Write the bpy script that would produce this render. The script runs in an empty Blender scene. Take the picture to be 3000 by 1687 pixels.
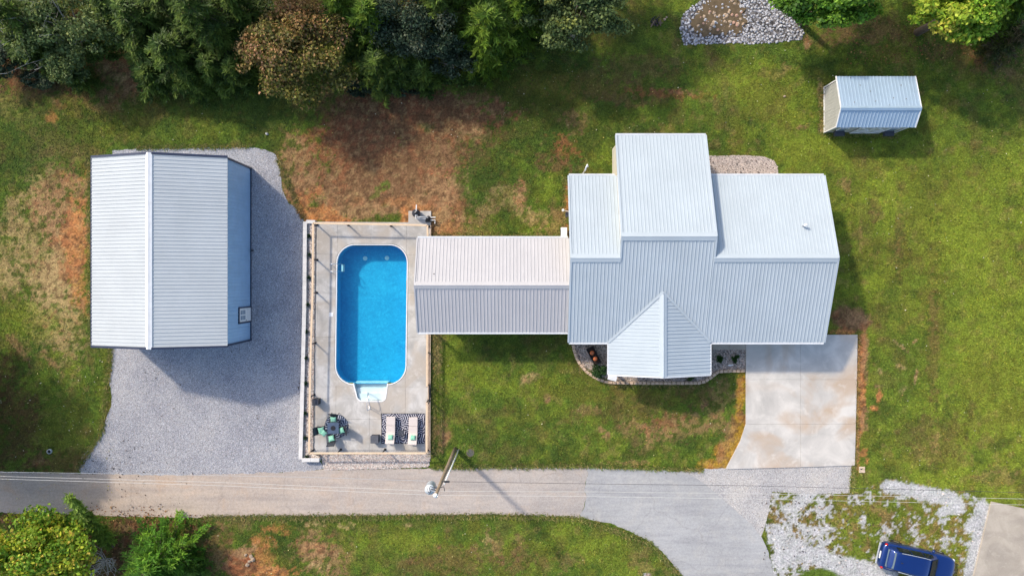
import bpy, bmesh, math, random
import numpy as np
from mathutils import Vector, Matrix
R = math.radians
rng = np.random.default_rng(11)
random.seed(5)
scene = bpy.context.scene
COL = scene.collection
# ------------------------------------------------------------------ camera, sky, sun, exposure
H, F, XN, YN = 47.6, 2000.0, 1500.0, 822.0      # drone height (m), focal length and nadir in photo pixels
cam = bpy.data.cameras.new('drone_camera')
cam.sensor_width = 36.0; cam.lens = 24.0
cam.shift_y = -21.5 / 3000.0
cam.clip_end = 2000.0
camo = bpy.data.objects.new('drone_camera', cam); COL.objects.link(camo)
camo.location = (0, 0, H)
scene.camera = camo
SUN_D = Vector((0.93, -0.85, -1.0))              # way the light travels
world = bpy.data.worlds.new('World'); scene.world = world
world.use_nodes = True
wn = world.node_tree
bgn = wn.nodes['Background']
sky = wn.nodes.new('ShaderNodeTexSky'); sky.sky_type = 'NISHITA'
sky.sun_disc = False
sky.sun_elevation = R(38.4); sky.sun_rotation = R(-47.6)
sky.air_density = 1.0; sky.dust_density = 2.2; sky.ozone_density = 1.2
wn.links.new(sky.outputs[0], bgn.inputs[0])
bgn.inputs[1].default_value = 0.15
sl = bpy.data.lights.new('sun', 'SUN'); sl.energy = 2.25; sl.angle = R(3.2); sl.color = (1.0, 0.89, 0.74)
so = bpy.data.objects.new('sun', sl); COL.objects.link(so)
so.rotation_euler = SUN_D.to_track_quat('-Z', 'Y').to_euler(); so.location = (-40, 40, 60)
scene.view_settings.view_transform = 'Standard'; scene.view_settings.look = 'None'
scene.view_settings.exposure = 0.72; scene.view_settings.gamma = 1.0
scene.view_settings.use_curve_mapping = False
scene.cycles.max_bounces = 8; scene.cycles.transparent_max_bounces = 12
scene.cycles.caustics_reflective = False; scene.cycles.caustics_refractive = False

def P(px, py, z=0.0):
    """ground-survey mapping: where a point seen at photo pixel (px,py) stands if it is z metres high"""
    k = (H - z) / F
    return Vector(((px - XN) * k, -(py - YN) * k, z))
def M(px): return px * H / F                      # pixels on the ground -> metres
# ------------------------------------------------------------------ tags and helpers
def tag(o, label=None, cat=None, group=None, kind=None):
    if label: o['label'] = label
    if cat: o['category'] = cat
    if group: o['group'] = group
    if kind: o['kind'] = kind
    return o
def empty(name, loc, rz=0.0, label=None, cat=None, group=None, kind=None):
    o = bpy.data.objects.new(name, None); COL.objects.link(o)
    o.empty_display_size = 0.3
    o.location = loc; o.rotation_euler = (0, 0, rz)
    return tag(o, label, cat, group, kind)
def copy_tree(o, parent=None):
    c = o.copy(); COL.objects.link(c)
    if parent is not None: c.parent = parent
    for ch in list(o.children): copy_tree(ch, c)
    return c
def wloc(o):
    v = Vector((0, 0, 0))
    while o is not None: v = v + Vector(o.location); o = o.parent
    return v

class MB:
    """collects shapes and links them as one mesh object"""
    def __init__(s): s.v = []; s.f = []
    def add(s, vs, fs):
        b = len(s.v); s.v += [tuple(p) for p in vs]; s.f += [tuple(i + b for i in f) for f in fs]; return s
    def box(s, c, size, rz=0.0, rx=0.0, ry=0.0):
        x, y, z = [d / 2 for d in size]
        m = Matrix.Rotation(rz, 3, 'Z') @ Matrix.Rotation(ry, 3, 'Y') @ Matrix.Rotation(rx, 3, 'X')
        c = Vector(c)
        vs = [c + m @ Vector(p) for p in ((-x,-y,-z),(x,-y,-z),(x,y,-z),(-x,y,-z),(-x,-y,z),(x,-y,z),(x,y,z),(-x,y,z))]
        return s.add(vs, ((3,2,1,0),(4,5,6,7),(0,1,5,4),(1,2,6,5),(2,3,7,6),(3,0,4,7)))
    def beam(s, a, b, w, h, up=(0, 0, 1)):
        a = Vector(a); b = Vector(b); d = (b - a).normalized(); u = Vector(up)
        if abs(d.dot(u)) > 0.99: u = Vector((0, 1, 0))
        sd = d.cross(u).normalized(); u = sd.cross(d).normalized()
        vs = []
        for p in (a, b):
            for i, j in ((-1,-1),(1,-1),(1,1),(-1,1)): vs.append(p + sd*(i*w/2) + u*(j*h/2))
        return s.add(vs, ((0,1,2,3),(7,6,5,4),(0,4,5,1),(1,5,6,2),(2,6,7,3),(3,7,4,0)))
    def tube(s, pts, r, n=6, cap=True):
        pts = [Vector(p) for p in pts]; k = len(pts)
        rs = list(r) if hasattr(r, '__len__') else [r] * k
        vs = []; up = None
        for i, p in enumerate(pts):
            d = (pts[min(i+1, k-1)] - pts[max(i-1, 0)])
            d = d.normalized() if d.length > 1e-9 else Vector((0,0,1))
            if up is None: up = Vector((0,0,1)) if abs(d.z) < .9 else Vector((1,0,0))
            sd = d.cross(up)
            sd = sd.normalized() if sd.length > 1e-6 else d.orthogonal().normalized()
            up = sd.cross(d).normalized()
            for j in range(n):
                a = 2*math.pi*j/n; vs.append(p + (sd*math.cos(a) + up*math.sin(a))*rs[i])
        fs = []
        for i in range(k-1):
            for j in range(n):
                q = (j+1) % n; fs.append((i*n+j, i*n+q, (i+1)*n+q, (i+1)*n+j))
        if cap: fs.append(tuple(range(n-1, -1, -1))); fs.append(tuple((k-1)*n+j for j in range(n)))
        return s.add(vs, fs)
    def cyl(s, a, b, r, r2=None, n=12): return s.tube([a, b], [r, r if r2 is None else r2], n)
    def lathe(s, c, prof, n=14):
        c = Vector(c); vs = []; k = len(prof)
        for r, z in prof:
            for j in range(n):
                a = 2*math.pi*j/n; vs.append(c + Vector((r*math.cos(a), r*math.sin(a), z)))
        fs = []
        for i in range(k-1):
            for j in range(n):
                q = (j+1) % n; fs.append((i*n+j, i*n+q, (i+1)*n+q, (i+1)*n+j))
        fs.append(tuple(range(n-1,-1,-1))); fs.append(tuple((k-1)*n+j for j in range(n)))
        return s.add(vs, fs)
    def prism(s, poly, z0, z1):
        n = len(poly)
        ar = sum(poly[i][0]*poly[(i+1)%n][1]-poly[(i+1)%n][0]*poly[i][1] for i in range(n))
        if ar < 0: poly = list(poly)[::-1]
        vs = [(p[0], p[1], z0) for p in poly] + [(p[0], p[1], z1) for p in poly]
        fs = [tuple(range(n-1,-1,-1)), tuple(range(n, 2*n))] + [(i, (i+1)%n, n+(i+1)%n, n+i) for i in range(n)]
        return s.add(vs, fs)
    def quad(s, *p): return s.add(p, (tuple(range(len(p))),))
    def ell(s, c, rx, ry, rz, seg=12, rings=7):
        c = Vector(c); prof = []
        for i in range(1, rings):
            a = -math.pi/2 + math.pi*i/rings; prof.append((math.cos(a), math.sin(a)))
        vs = [c + Vector((0,0,-rz))]
        for r, z in prof:
            for j in range(seg):
                a = 2*math.pi*j/seg; vs.append(c + Vector((rx*r*math.cos(a), ry*r*math.sin(a), rz*z)))
        vs.append(c + Vector((0,0,rz))); fs = []
        for j in range(seg): fs.append((0, 1+(j+1)%seg, 1+j))
        for i in range(len(prof)-1):
            for j in range(seg):
                q = (j+1)%seg; fs.append((1+i*seg+j, 1+i*seg+q, 1+(i+1)*seg+q, 1+(i+1)*seg+j))
        t = len(vs)-1; b = 1+(len(prof)-1)*seg
        for j in range(seg): fs.append((b+j, b+(j+1)%seg, t))
        return s.add(vs, fs)
    def mesh(s, name, off=(0,0,0)):
        o = Vector(off); me = bpy.data.meshes.new(name)
        me.from_pydata([tuple(Vector(p) - o) for p in s.v], [], s.f); me.update(); return me
    def build(s, name, mat, parent=None, smooth=False, bevel=0.0, world=True, sub=0):
        """world=True: the shapes were given in world coordinates"""
        off = wloc(parent) if (parent is not None and world) else (0,0,0)
        me = s.mesh(name, off)
        ob = bpy.data.objects.new(name, me); COL.objects.link(ob)
        if parent is not None: ob.parent = parent
        if mat: me.materials.append(mat)
        if smooth:
            for p in me.polygons: p.use_smooth = True
        if bevel:
            md = ob.modifiers.new('bevel', 'BEVEL'); md.width = bevel; md.segments = 2; md.limit_method = 'ANGLE'
        if sub:
            md = ob.modifiers.new('sub', 'SUBSURF'); md.levels = sub; md.render_levels = sub
        return ob

def np_mesh(name, V, Fc, mat, parent=None, cols=None):
    V = np.asarray(V, dtype=np.float32); Fc = np.asarray(Fc, dtype=np.int32)
    me = bpy.data.meshes.new(name); m, k = Fc.shape
    me.vertices.add(len(V)); me.vertices.foreach_set('co', V.ravel())
    me.loops.add(m*k); me.polygons.add(m)
    me.loops.foreach_set('vertex_index', Fc.ravel())
    me.polygons.foreach_set('loop_start', np.arange(0, m*k, k, dtype=np.int32))
    me.update(calc_edges=True)
    if cols is not None:
        at = me.color_attributes.new('Col', 'FLOAT_COLOR', 'POINT')
        c = np.ones((len(V), 4), dtype=np.float32); c[:, :3] = cols
        at.data.foreach_set('color', c.ravel())
    me.materials.append(mat)
    ob = bpy.data.objects.new(name, me); COL.objects.link(ob)
    if parent is not None: ob.parent = parent
    return ob
# ------------------------------------------------------------------ noise and polygons (numpy)
_tab = np.random.default_rng(3).random((512, 512))
def vnoise(x, y, seed=0):
    x = x + seed*37.7; y = y + seed*91.3
    xi = np.floor(x).astype(int); yi = np.floor(y).astype(int)
    fx = x - xi; fy = y - yi
    fx = fx*fx*(3-2*fx); fy = fy*fy*(3-2*fy)
    a = _tab[xi % 512, yi % 512]; b = _tab[(xi+1) % 512, yi % 512]
    c = _tab[xi % 512, (yi+1) % 512]; d = _tab[(xi+1) % 512, (yi+1) % 512]
    return (a*(1-fx)+b*fx)*(1-fy) + (c*(1-fx)+d*fx)*fy
def fbm(x, y, scale, octs=4, seed=0):
    t = 0; a = 1; w = 0; f = 1.0/scale
    for i in range(octs):
        t = t + a*vnoise(x*f, y*f, seed+i*5); w += a; a *= .55; f *= 2.03
    return t/w
def sst(e0, e1, x):
    t = np.clip((x-e0)/(e1-e0), 0, 1); return t*t*(3-2*t)
def inpoly(px, py, poly):
    px = np.asarray(px, float); py = np.asarray(py, float); r = np.zeros(px.shape, bool)
    n = len(poly); j = n-1
    for i in range(n):
        xi, yi = poly[i][:2]; xj, yj = poly[j][:2]
        if yi != yj:
            c = ((yi > py) != (yj > py)) & (px < (xj-xi)*(py-yi)/(yj-yi)+xi); r ^= c
        j = i
    return r
def smooth_poly(poly, it=2):
    for _ in range(it):
        q = []
        for i in range(len(poly)):
            a = poly[i]; b = poly[(i+1) % len(poly)]
            q.append((a[0]*.75+b[0]*.25, a[1]*.75+b[1]*.25)); q.append((a[0]*.25+b[0]*.75, a[1]*.25+b[1]*.75))
        poly = q
    return poly
def ragged(poly, step=6.0, amp=3.0, seed=1, scale=14.0):
    out = []
    n = len(poly)
    for i in range(n):
        a = np.array(poly[i][:2], float); b = np.array(poly[(i+1) % n][:2], float)
        L = np.linalg.norm(b-a); k = max(1, int(L/step)); nrm = np.array([-(b-a)[1], (b-a)[0]])/max(L, 1e-6)
        for t in range(k):
            p = a+(b-a)*t/k
            d = (fbm(p[0], p[1], scale, 3, seed)-.5)*2*amp + random.uniform(-.25, .25)*amp
            out.append(tuple(p+nrm*d))
    return out
# ------------------------------------------------------------------ materials
MATS = {}
def nodes(name):
    m = bpy.data.materials.new(name); m.use_nodes = True
    nt = m.node_tree; b = nt.nodes['Principled BSDF']; MATS[name] = m
    return m, nt, b
def N(nt, t, **kw):
    n = nt.nodes.new(t)
    for k, v in kw.items():
        if k.startswith('i_'): n.inputs[int(k[2:])].default_value = v
        else: setattr(n, k, v)
    return n
def ramp(nt, src, stops):
    r = nt.nodes.new('ShaderNodeValToRGB'); e = r.color_ramp.elements
    while len(e) < len(stops): e.new(0.5)
    for q, (p, c) in zip(e, stops): q.position = p; q.color = (*c, 1)
    nt.links.new(src, r.inputs[0]); return r.outputs[0]
def mixc(nt, fac, a, b, mode='MIX'):
    m = nt.nodes.new('ShaderNodeMix'); m.data_type = 'RGBA'; m.blend_type = mode
    for sock, v in ((m.inputs[0], fac), (m.inputs[6], a), (m.inputs[7], b)):
        if hasattr(v, 'is_linked'): nt.links.new(v, sock)
        else: sock.default_value = v if not isinstance(v, tuple) else (*v, 1)
    return m.outputs[2]
def coords(nt, world=True):
    if world: return nt.nodes.new('ShaderNodeNewGeometry').outputs['Position']
    return nt.nodes.new('ShaderNodeTexCoord').outputs['Object']
def noise(nt, co, scale, detail=4.0, rough=.6, dist=0.0):
    n = nt.nodes.new('ShaderNodeTexNoise'); n.inputs['Scale'].default_value = scale
    n.inputs['Detail'].default_value = detail; n.inputs['Roughness'].default_value = rough
    n.inputs['Distortion'].default_value = dist
    nt.links.new(co, n.inputs['Vector']); return n.outputs[0]
def voro(nt, co, scale, out='Color', feat='F1'):
    n = nt.nodes.new('ShaderNodeTexVoronoi'); n.inputs['Scale'].default_value = scale; n.feature = feat
    nt.links.new(co, n.inputs['Vector']); return n.outputs[out]
def bump(nt, b, h, strength=.4, dist=.02):
    n = nt.nodes.new('ShaderNodeBump'); n.inputs['Strength'].default_value = strength
    n.inputs['Distance'].default_value = dist
    nt.links.new(h, n.inputs['Height']); nt.links.new(n.outputs[0], b.inputs['Normal'])
def plain(name, c, rough=.6, var=.18, scale=3.0, metal=0.0, spec=.4, bmp=0.0, coat=0.0):
    """flat colour with worn, blotchy variation and grain"""
    m, nt, b = nodes(name); co = coords(nt)
    n1 = noise(nt, co, scale, 5); n2 = noise(nt, co, scale*14, 2)
    lo = tuple(x*(1-var) for x in c); hi = tuple(min(1, x*(1+var)) for x in c)
    c1 = ramp(nt, n1, ((.3, lo), (.7, hi)))
    c2 = mixc(nt, var*.8, c1, ramp(nt, n2, ((.3, tuple(x*.6 for x in c)), (.7, tuple(min(1, x*1.3) for x in c)))))
    nt.links.new(c2, b.inputs['Base Color'])
    b.inputs['Roughness'].default_value = rough; b.inputs['Metallic'].default_value = metal
    b.inputs['Specular IOR Level'].default_value = spec
    if coat: b.inputs['Coat Weight'].default_value = coat; b.inputs['Coat Roughness'].default_value = .05
    if bmp: bump(nt, b, n2, bmp, .01)
    return m
def foliage(name, trans=.3, rough=.55):
    m, nt, b = nodes(name)
    a = nt.nodes.new('ShaderNodeAttribute'); a.attribute_name = 'Col'
    b.inputs['Roughness'].default_value = rough; b.inputs['Specular IOR Level'].default_value = .25
    nt.links.new(a.outputs[0], b.inputs['Base Color'])
    t = nt.nodes.new('ShaderNodeBsdfTranslucent'); nt.links.new(a.outputs[0], t.inputs[0])
    mx = nt.nodes.new('ShaderNodeMixShader'); mx.inputs[0].default_value = trans
    nt.links.new(b.outputs[0], mx.inputs[1]); nt.links.new(t.outputs[0], mx.inputs[2])
    nt.links.new(mx.outputs[0], nt.nodes['Material Output'].inputs[0]); return m
def roof_metal(name, c, metal=.25, rough=.36):
    m, nt, b = nodes(name); co = coords(nt)
    n1 = noise(nt, co, .5, 5, .65); n2 = noise(nt, co, 9, 4, .7)
    c1 = ramp(nt, n1, ((.3, tuple(x*.93 for x in c)), (.7, tuple(min(1, x*1.04) for x in c))))
    c2 = mixc(nt, .12, c1, ramp(nt, n2, ((.35, tuple(x*.72 for x in c)), (.6, c))))
    nt.links.new(c2, b.inputs['Base Color'])
    b.inputs['Metallic'].default_value = metal; b.inputs['Specular IOR Level'].default_value = .2
    rr = nt.nodes.new('ShaderNodeMapRange'); nt.links.new(n1, rr.inputs[0])
    rr.inputs[3].default_value = rough-.06; rr.inputs[4].default_value = rough+.1
    nt.links.new(rr.outputs[0], b.inputs['Roughness']); return m
def gravel_mat(name, c, scale, var=.45, tint=(.5,.42,.36), fine=0):
    m, nt, b = nodes(name); co = coords(nt)
    v = voro(nt, co, scale); hsv = nt.nodes.new('ShaderNodeSeparateColor'); nt.links.new(v, hsv.inputs[0])
    col = ramp(nt, hsv.outputs[0], ((0, tuple(x*(1-var) for x in c)), (.5, c), (.82, tuple(min(1, x*(1+var*.6)) for x in c)), (1, tint)))
    d = voro(nt, co, scale, 'Distance')
    col = mixc(nt, 1.0, col, ramp(nt, d, ((.2, (1,1,1)), (.75, (.45,.45,.46)))), 'MULTIPLY')
    big = noise(nt, co, .35, 5, .6)
    col = mixc(nt, 1.0, col, ramp(nt, big, ((.3, (.76,.77,.80)), (.5, (.98,.98,.98)), (.68, (1.12,1.10,1.05)))), 'MULTIPLY')
    nt.links.new(col, b.inputs['Base Color']); b.inputs['Roughness'].default_value = .85
    b.inputs['Specular IOR Level'].default_value = .2
    bump(nt, b, d, -.7, .03) if False else None
    inv = nt.nodes.new('ShaderNodeMath'); inv.operation = 'SUBTRACT'; inv.inputs[0].default_value = 1; nt.links.new(d, inv.inputs[1])
    bump(nt, b, inv.outputs[0], .7, .03); return m
def concrete(name, lo, hi, stain, sc=.7):
    m, nt, b = nodes(name); co = coords(nt)
    n1 = noise(nt, co, sc, 6, .62, .6); n2 = noise(nt, co, sc*.45, 3, .5, 1.2); n3 = noise(nt, co, 45, 2)
    n4 = noise(nt, co, sc*2.6, 5, .6, .4)
    col = ramp(nt, n1, ((.32, lo), (.5, tuple((a+c)/2 for a, c in zip(lo, hi))), (.62, hi)))
    col = mixc(nt, ramp(nt, n2, ((.49, (0,0,0)), (.66, (.82,.82,.82)))), col, stain)
    col = mixc(nt, ramp(nt, n4, ((.56, (0,0,0)), (.66, (.35,.35,.35)))), col, tuple(min(1, x*1.12) for x in hi))
    col = mixc(nt, .14, col, ramp(nt, n3, ((.3, (.15,.15,.15)), (.7, (.75,.74,.72)))))
    nt.links.new(col, b.inputs['Base Color']); b.inputs['Roughness'].default_value = .8
    b.inputs['Specular IOR Level'].default_value = .25
    bump(nt, b, n3, .15, .006); return m
def leaf_print(name, dark, light, scale=3.0):
    """flat print: striped palm leaves turned every way"""
    m, nt, b = nodes(name); co = coords(nt, False)
    vn = nt.nodes.new('ShaderNodeTexVoronoi'); vn.inputs['Scale'].default_value = scale
    vn.voronoi_dimensions = '2D'; nt.links.new(co, vn.inputs['Vector'])
    sc = nt.nodes.new('ShaderNodeVectorMath'); sc.operation = 'SUBTRACT'
    nt.links.new(co, sc.inputs[0]); nt.links.new(vn.outputs['Position'], sc.inputs[1])
    sep = nt.nodes.new('ShaderNodeSeparateColor'); nt.links.new(vn.outputs['Color'], sep.inputs[0])
    ang = N(nt, 'ShaderNodeMath', operation='MULTIPLY', i_1=6.28); nt.links.new(sep.outputs[0], ang.inputs[0])
    rot = nt.nodes.new('ShaderNodeVectorRotate'); rot.rotation_type = 'Z_AXIS'
    nt.links.new(sc.outputs[0], rot.inputs['Vector']); nt.links.new(ang.outputs[0], rot.inputs['Angle'])
    xyz = nt.nodes.new('ShaderNodeSeparateXYZ'); nt.links.new(rot.outputs[0], xyz.inputs[0])
    ab = N(nt, 'ShaderNodeMath', operation='ABSOLUTE'); nt.links.new(xyz.outputs[1], ab.inputs[0])
    ad = N(nt, 'ShaderNodeMath', operation='MULTIPLY_ADD', i_1=.8); nt.links.new(ab.outputs[0], ad.inputs[0]); nt.links.new(xyz.outputs[0], ad.inputs[2])
    mu = N(nt, 'ShaderNodeMath', operation='MULTIPLY', i_1=16*scale); nt.links.new(ad.outputs[0], mu.inputs[0])
    sn = N(nt, 'ShaderNodeMath', operation='SINE'); nt.links.new(mu.outputs[0], sn.inputs[0])
    rib = N(nt, 'ShaderNodeMath', operation='GREATER_THAN', i_1=.02/scale*1.5); nt.links.new(ab.outputs[0], rib.inputs[0])
    f = N(nt, 'ShaderNodeMath', operation='MULTIPLY'); nt.links.new(rib.outputs[0], f.inputs[1])
    st = ramp(nt, sn.outputs[0], ((.5, (0,0,0)), (.8, (1,1,1)))); nt.links.new(st, f.inputs[0])
    nt.links.new(mixc(nt, f.outputs[0], dark, light), b.inputs['Base Color'])
    b.inputs['Roughness'].default_value = .9; return m
M_leaf = foliage('leaf', .3)
M_grass = foliage('grass_blade', .2, .7)
M_bark = plain('bark', (.16,.12,.09), .9, .35, 5, bmp=.5)
M_barkgrey = plain('bark_grey', (.34,.32,.29), .9, .3, 6, bmp=.5)
M_roof = roof_metal('roof_blue_white', (.445,.505,.545), .0, .6)
M_roofw = roof_metal('roof_warm_white', (.50,.49,.495), .0, .6)
M_roofg = roof_metal('roof_garage', (.485,.52,.535), .0, .6)
M_roofs = roof_metal('roof_shed', (.42,.54,.65), .3, .4)
M_trimw = plain('white_trim', (.62,.645,.665), .45, .08, 2)
M_trimd = plain('navy_trim', (.03,.04,.075), .4, .15, 2)
M_cream = plain('cream_siding', (.66,.62,.52), .6, .12, 2)
M_white = plain('white_paint', (.80,.80,.79), .5, .08, 3)
M_side = plain('garage_siding', (.35,.53,.74), .45, .06, 1.5)
M_shedwall = plain('shed_siding', (.42,.42,.39), .6, .12, 2)
M_black = plain('black_metal', (.018,.018,.022), .45, .25, 6)
M_dark = plain('charcoal_resin', (.05,.055,.07), .6, .25, 5)
M_pad = plain('bin_grey', (.09,.095,.11), .6, .2, 5)
M_steel = plain('steel', (.75,.76,.78), .22, .1, 8, metal=.9)
M_pvc = plain('white_pvc', (.82,.82,.80), .35, .08, 6)
M_galv = plain('galvanised', (.5,.53,.56), .45, .15, 8, metal=.4)
M_pole = plain('pole_wood', (.25,.19,.13), .85, .3, 2.5, bmp=.4)
M_wire = plain('aluminium_wire', (.62,.61,.57), .5, .1, 3)
M_wired = plain('dark_cable', (.05,.05,.055), .6, .2, 3)
M_pine = plain('rail_timber', (.70,.53,.36), .75, .12, 3, bmp=.2)
M_pine2 = plain('weathered_timber', (.60,.45,.33), .8, .25, 3, bmp=.2)
M_cap = plain('block_cap', (.66,.64,.61), .8, .12, 2, bmp=.2)
M_block = plain('tan_block', (.56,.41,.29), .9, .28, 2.2, bmp=.4)
M_deck = concrete('deck_concrete', (.35,.33,.30), (.60,.575,.54), (.45,.385,.31), .8)
M_drive = concrete('drive_concrete', (.45,.425,.385), (.66,.62,.56), (.48,.34,.22), .5)
M_nei = concrete('old_concrete', (.36,.305,.235), (.45,.39,.31), (.30,.255,.20), .9)
M_gravel = gravel_mat('blue_grey_gravel', (.52,.525,.555), 25, .34, (.58,.50,.46))
M_gravel2 = gravel_mat('pale_gravel', (.70,.675,.65), 26, .16, (.55,.46,.38))
M_pebble = gravel_mat('river_rock_bed', (.40,.335,.285), 11, .55, (.56,.40,.32))
M_pinkbed = gravel_mat('pinkish_pebble', (.50,.43,.39), 16, .3, (.6,.45,.38))
M_stone = foliage('stone_chip', 0.0, .9)
M_cush = plain('cream_cushion', (.62,.545,.505), .9, .06, 6, bmp=.2)
M_pump = plain('pumpkin_skin', (.55,.15,.05), .55, .25, 8)
M_rug = leaf_print('leaf_rug', (.035,.035,.065), (.70,.70,.76), 2.3)
M_rug2 = leaf_print('round_rug', (.04,.055,.10), (.60,.64,.72), 2.2)
M_mint = leaf_print('mint_print', (.12,.45,.30), (.62,.80,.66), 6.0)
M_litter = foliage('dry_leaf', .2, .8)

def asphalt(name, c, tan, edge=.5):
    m, nt, b = nodes(name); co = coords(nt)
    n1 = noise(nt, co, .22, 6, .6, .5); n2 = noise(nt, co, 1.1, 5, .65, .3); n3 = noise(nt, co, 38, 2, .7)
    col = ramp(nt, n1, ((.38, tuple(x*.9 for x in c)), (.62, tuple(x*1.1 for x in c))))
    col = mixc(nt, ramp(nt, n2, ((.5, (0,0,0)), (.72, (edge,)*3))), col, tan)
    # warm dust carried out of the yard on the left, fading to the east
    sx = nt.nodes.new('ShaderNodeSeparateXYZ'); nt.links.new(co, sx.inputs[0])
    mr = nt.nodes.new('ShaderNodeMapRange'); nt.links.new(sx.outputs[0], mr.inputs[0])
    mr.inputs[1].default_value = -30; mr.inputs[2].default_value = 6; mr.inputs[3].default_value = .7; mr.inputs[4].default_value = 0
    col = mixc(nt, mr.outputs[0], col, tan)
    mp = nt.nodes.new('ShaderNodeMapping'); mp.inputs['Scale'].default_value = (.12,1,1); nt.links.new(co, mp.inputs[0])
    n5 = noise(nt, mp.outputs[0], 1.6, 5, .65)                      # wheel-worn streaks along the lane
    col = mixc(nt, 1.0, col, ramp(nt, n5, ((.34, (.80,.80,.82)), (.5, (1,1,1)), (.66, (1.14,1.12,1.08)))), 'MULTIPLY')
    n6 = noise(nt, co, .45, 6, .7, 1.0)                             # clay washed onto the lane
    m6 = N(nt, 'ShaderNodeMath', operation='MULTIPLY'); nt.links.new(ramp(nt, n6, ((.54, (0,0,0)), (.68, (1,1,1)))), m6.inputs[0]); nt.links.new(mr.outputs[0], m6.inputs[1])
    col = mixc(nt, m6.outputs[0], col, (.52,.33,.19))
    n7 = noise(nt, co, 6, 6, .75); wc = nt.nodes.new('ShaderNodeVectorMath'); wc.operation = 'ADD'
    nt.links.new(co, wc.inputs[0]); sc7 = nt.nodes.new('ShaderNodeVectorMath'); sc7.operation = 'SCALE'; sc7.inputs['Scale'].default_value = .9
    nn_ = nt.nodes.new('ShaderNodeTexNoise'); nn_.inputs['Scale'].default_value = .9; nn_.inputs['Detail'].default_value = 5; nt.links.new(co, nn_.inputs['Vector'])
    nt.links.new(nn_.outputs['Color'], sc7.inputs[0]); nt.links.new(sc7.outputs[0], wc.inputs[1])
    ck = voro(nt, wc.outputs[0], .15, 'Distance', 'DISTANCE_TO_EDGE')
    col = mixc(nt, 1.0, col, ramp(nt, ck, ((.0012, (.80,.79,.78)), (.005, (1,1,1)))), 'MULTIPLY')
    col = mixc(nt, 1.0, col, ramp(nt, n7, ((.33, (.82,.82,.82)), (.66, (1.14,1.14,1.14)))), 'MULTIPLY')
    col = mixc(nt, .30, col, ramp(nt, n3, ((.3, (.08,.08,.08)), (.7, (.68,.66,.63)))))
    nt.links.new(col, b.inputs['Base Color']); b.inputs['Roughness'].default_value = .9
    b.inputs['Specular IOR Level'].default_value = .2
    bump(nt, b, n3, .35, .01); return m
M_road = asphalt('old_asphalt', (.42,.37,.33), (.52,.38,.27))
M_road2 = asphalt('newer_asphalt', (.37,.375,.38), (.47,.45,.41), .6)

def water_mat(nm, tint):
    m, nt, b = nodes(nm); co = coords(nt)
    nt.nodes.remove(b)
    n1 = noise(nt, co, 3.2, 3, .5, .5); n2 = noise(nt, co, 9, 2)
    bp = nt.nodes.new('ShaderNodeBump'); bp.inputs['Strength'].default_value = .25; bp.inputs['Distance'].default_value = .03
    ad = N(nt, 'ShaderNodeMath', operation='ADD'); nt.links.new(n1, ad.inputs[0]); nt.links.new(n2, ad.inputs[1])
    nt.links.new(ad.outputs[0], bp.inputs['Height'])
    tr = nt.nodes.new('ShaderNodeBsdfTransparent'); tr.inputs[0].default_value = tint
    gl = nt.nodes.new('ShaderNodeBsdfGlossy'); gl.inputs['Roughness'].default_value = .05
    nt.links.new(bp.outputs[0], gl.inputs['Normal'])
    lw_ = nt.nodes.new('ShaderNodeLayerWeight'); lw_.inputs[0].default_value = .5; nt.links.new(bp.outputs[0], lw_.inputs['Normal'])
    pw_ = N(nt, 'ShaderNodeMath', operation='POWER', i_1=5.0); nt.links.new(lw_.outputs['Facing'], pw_.inputs[0])
    fr = N(nt, 'ShaderNodeMath', operation='MULTIPLY_ADD', i_1=.97, i_2=.025); nt.links.new(pw_.outputs[0], fr.inputs[0])
    mx = nt.nodes.new('ShaderNodeMixShader')
    nt.links.new(fr.outputs[0], mx.inputs[0]); nt.links.new(tr.outputs[0], mx.inputs[1]); nt.links.new(gl.outputs[0], mx.inputs[2])
    nt.links.new(mx.outputs[0], nt.nodes['Material Output'].inputs[0]); return m
M_water = water_mat('pool_water', (.62,.93,.98,1)); M_water2 = water_mat('shallow_water', (.88,.985,1,1))
def liner_mat():
    m, nt, b = nodes('blue_liner'); co = coords(nt)
    n1 = noise(nt, co, 4.5, 4, .7, 1.0); n2 = noise(nt, co, .5, 3)
    col = ramp(nt, n1, ((.33, (.0,.28,.52)), (.55, (.006,.385,.63)), (.75, (.06,.52,.73))))
    col = mixc(nt, .25, col, ramp(nt, n2, ((.35, (0,.30,.55)), (.65, (.03,.50,.72)))))
    nt.links.new(col, b.inputs['Base Color']); b.inputs['Roughness'].default_value = .6; return m
M_liner = liner_mat()
# ------------------------------------------------------------------ plan of the plot, in survey pixels
ROAD = [(-900,1376),(0,1381),(240,1386),(440,1391),(640,1389),(900,1379),(950,1375),(1250,1371),(1500,1367),(1716,1369),
        (1724,1385),(1716,1408),(1712,1438),(1719,1455),(1712,1485),(1696,1516),(1500,1508),(1240,1508),(1000,1511),(750,1516),(500,1515),(260,1509),(0,1502),(-900,1495)]
ROAD2 = [(1716,1369),(1960,1377),(2000,1385),(2030,1394),(2065,1417),(2110,1455),(2200,1533),(2232,1572),(2252,1620),(2266,1687),(2290,1800),(2320,2000),(2400,2400),
         (2180,2400),(2080,2000),(2025,1780),(1995,1687),(1970,1650),(1940,1615),(1900,1585),(1850,1557),(1790,1532),(1696,1516),(1712,1485),(1719,1455),(1712,1438),(1716,1408),(1724,1385)]
LOT = [(330,440),(440,436),(640,431),(735,432),(775,438),(805,452),(818,475),(822,510),(828,560),(845,595),(880,622),(892,650),(892,1340),(940,1352),(950,1372),(900,1381),
       (640,1392),(440,1393),(240,1387),(228,1372),(245,1330),(285,1290),(302,1245),(325,1190),(328,1160),(318,1110),(328,1060),(326,1022),(330,1000)]
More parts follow.
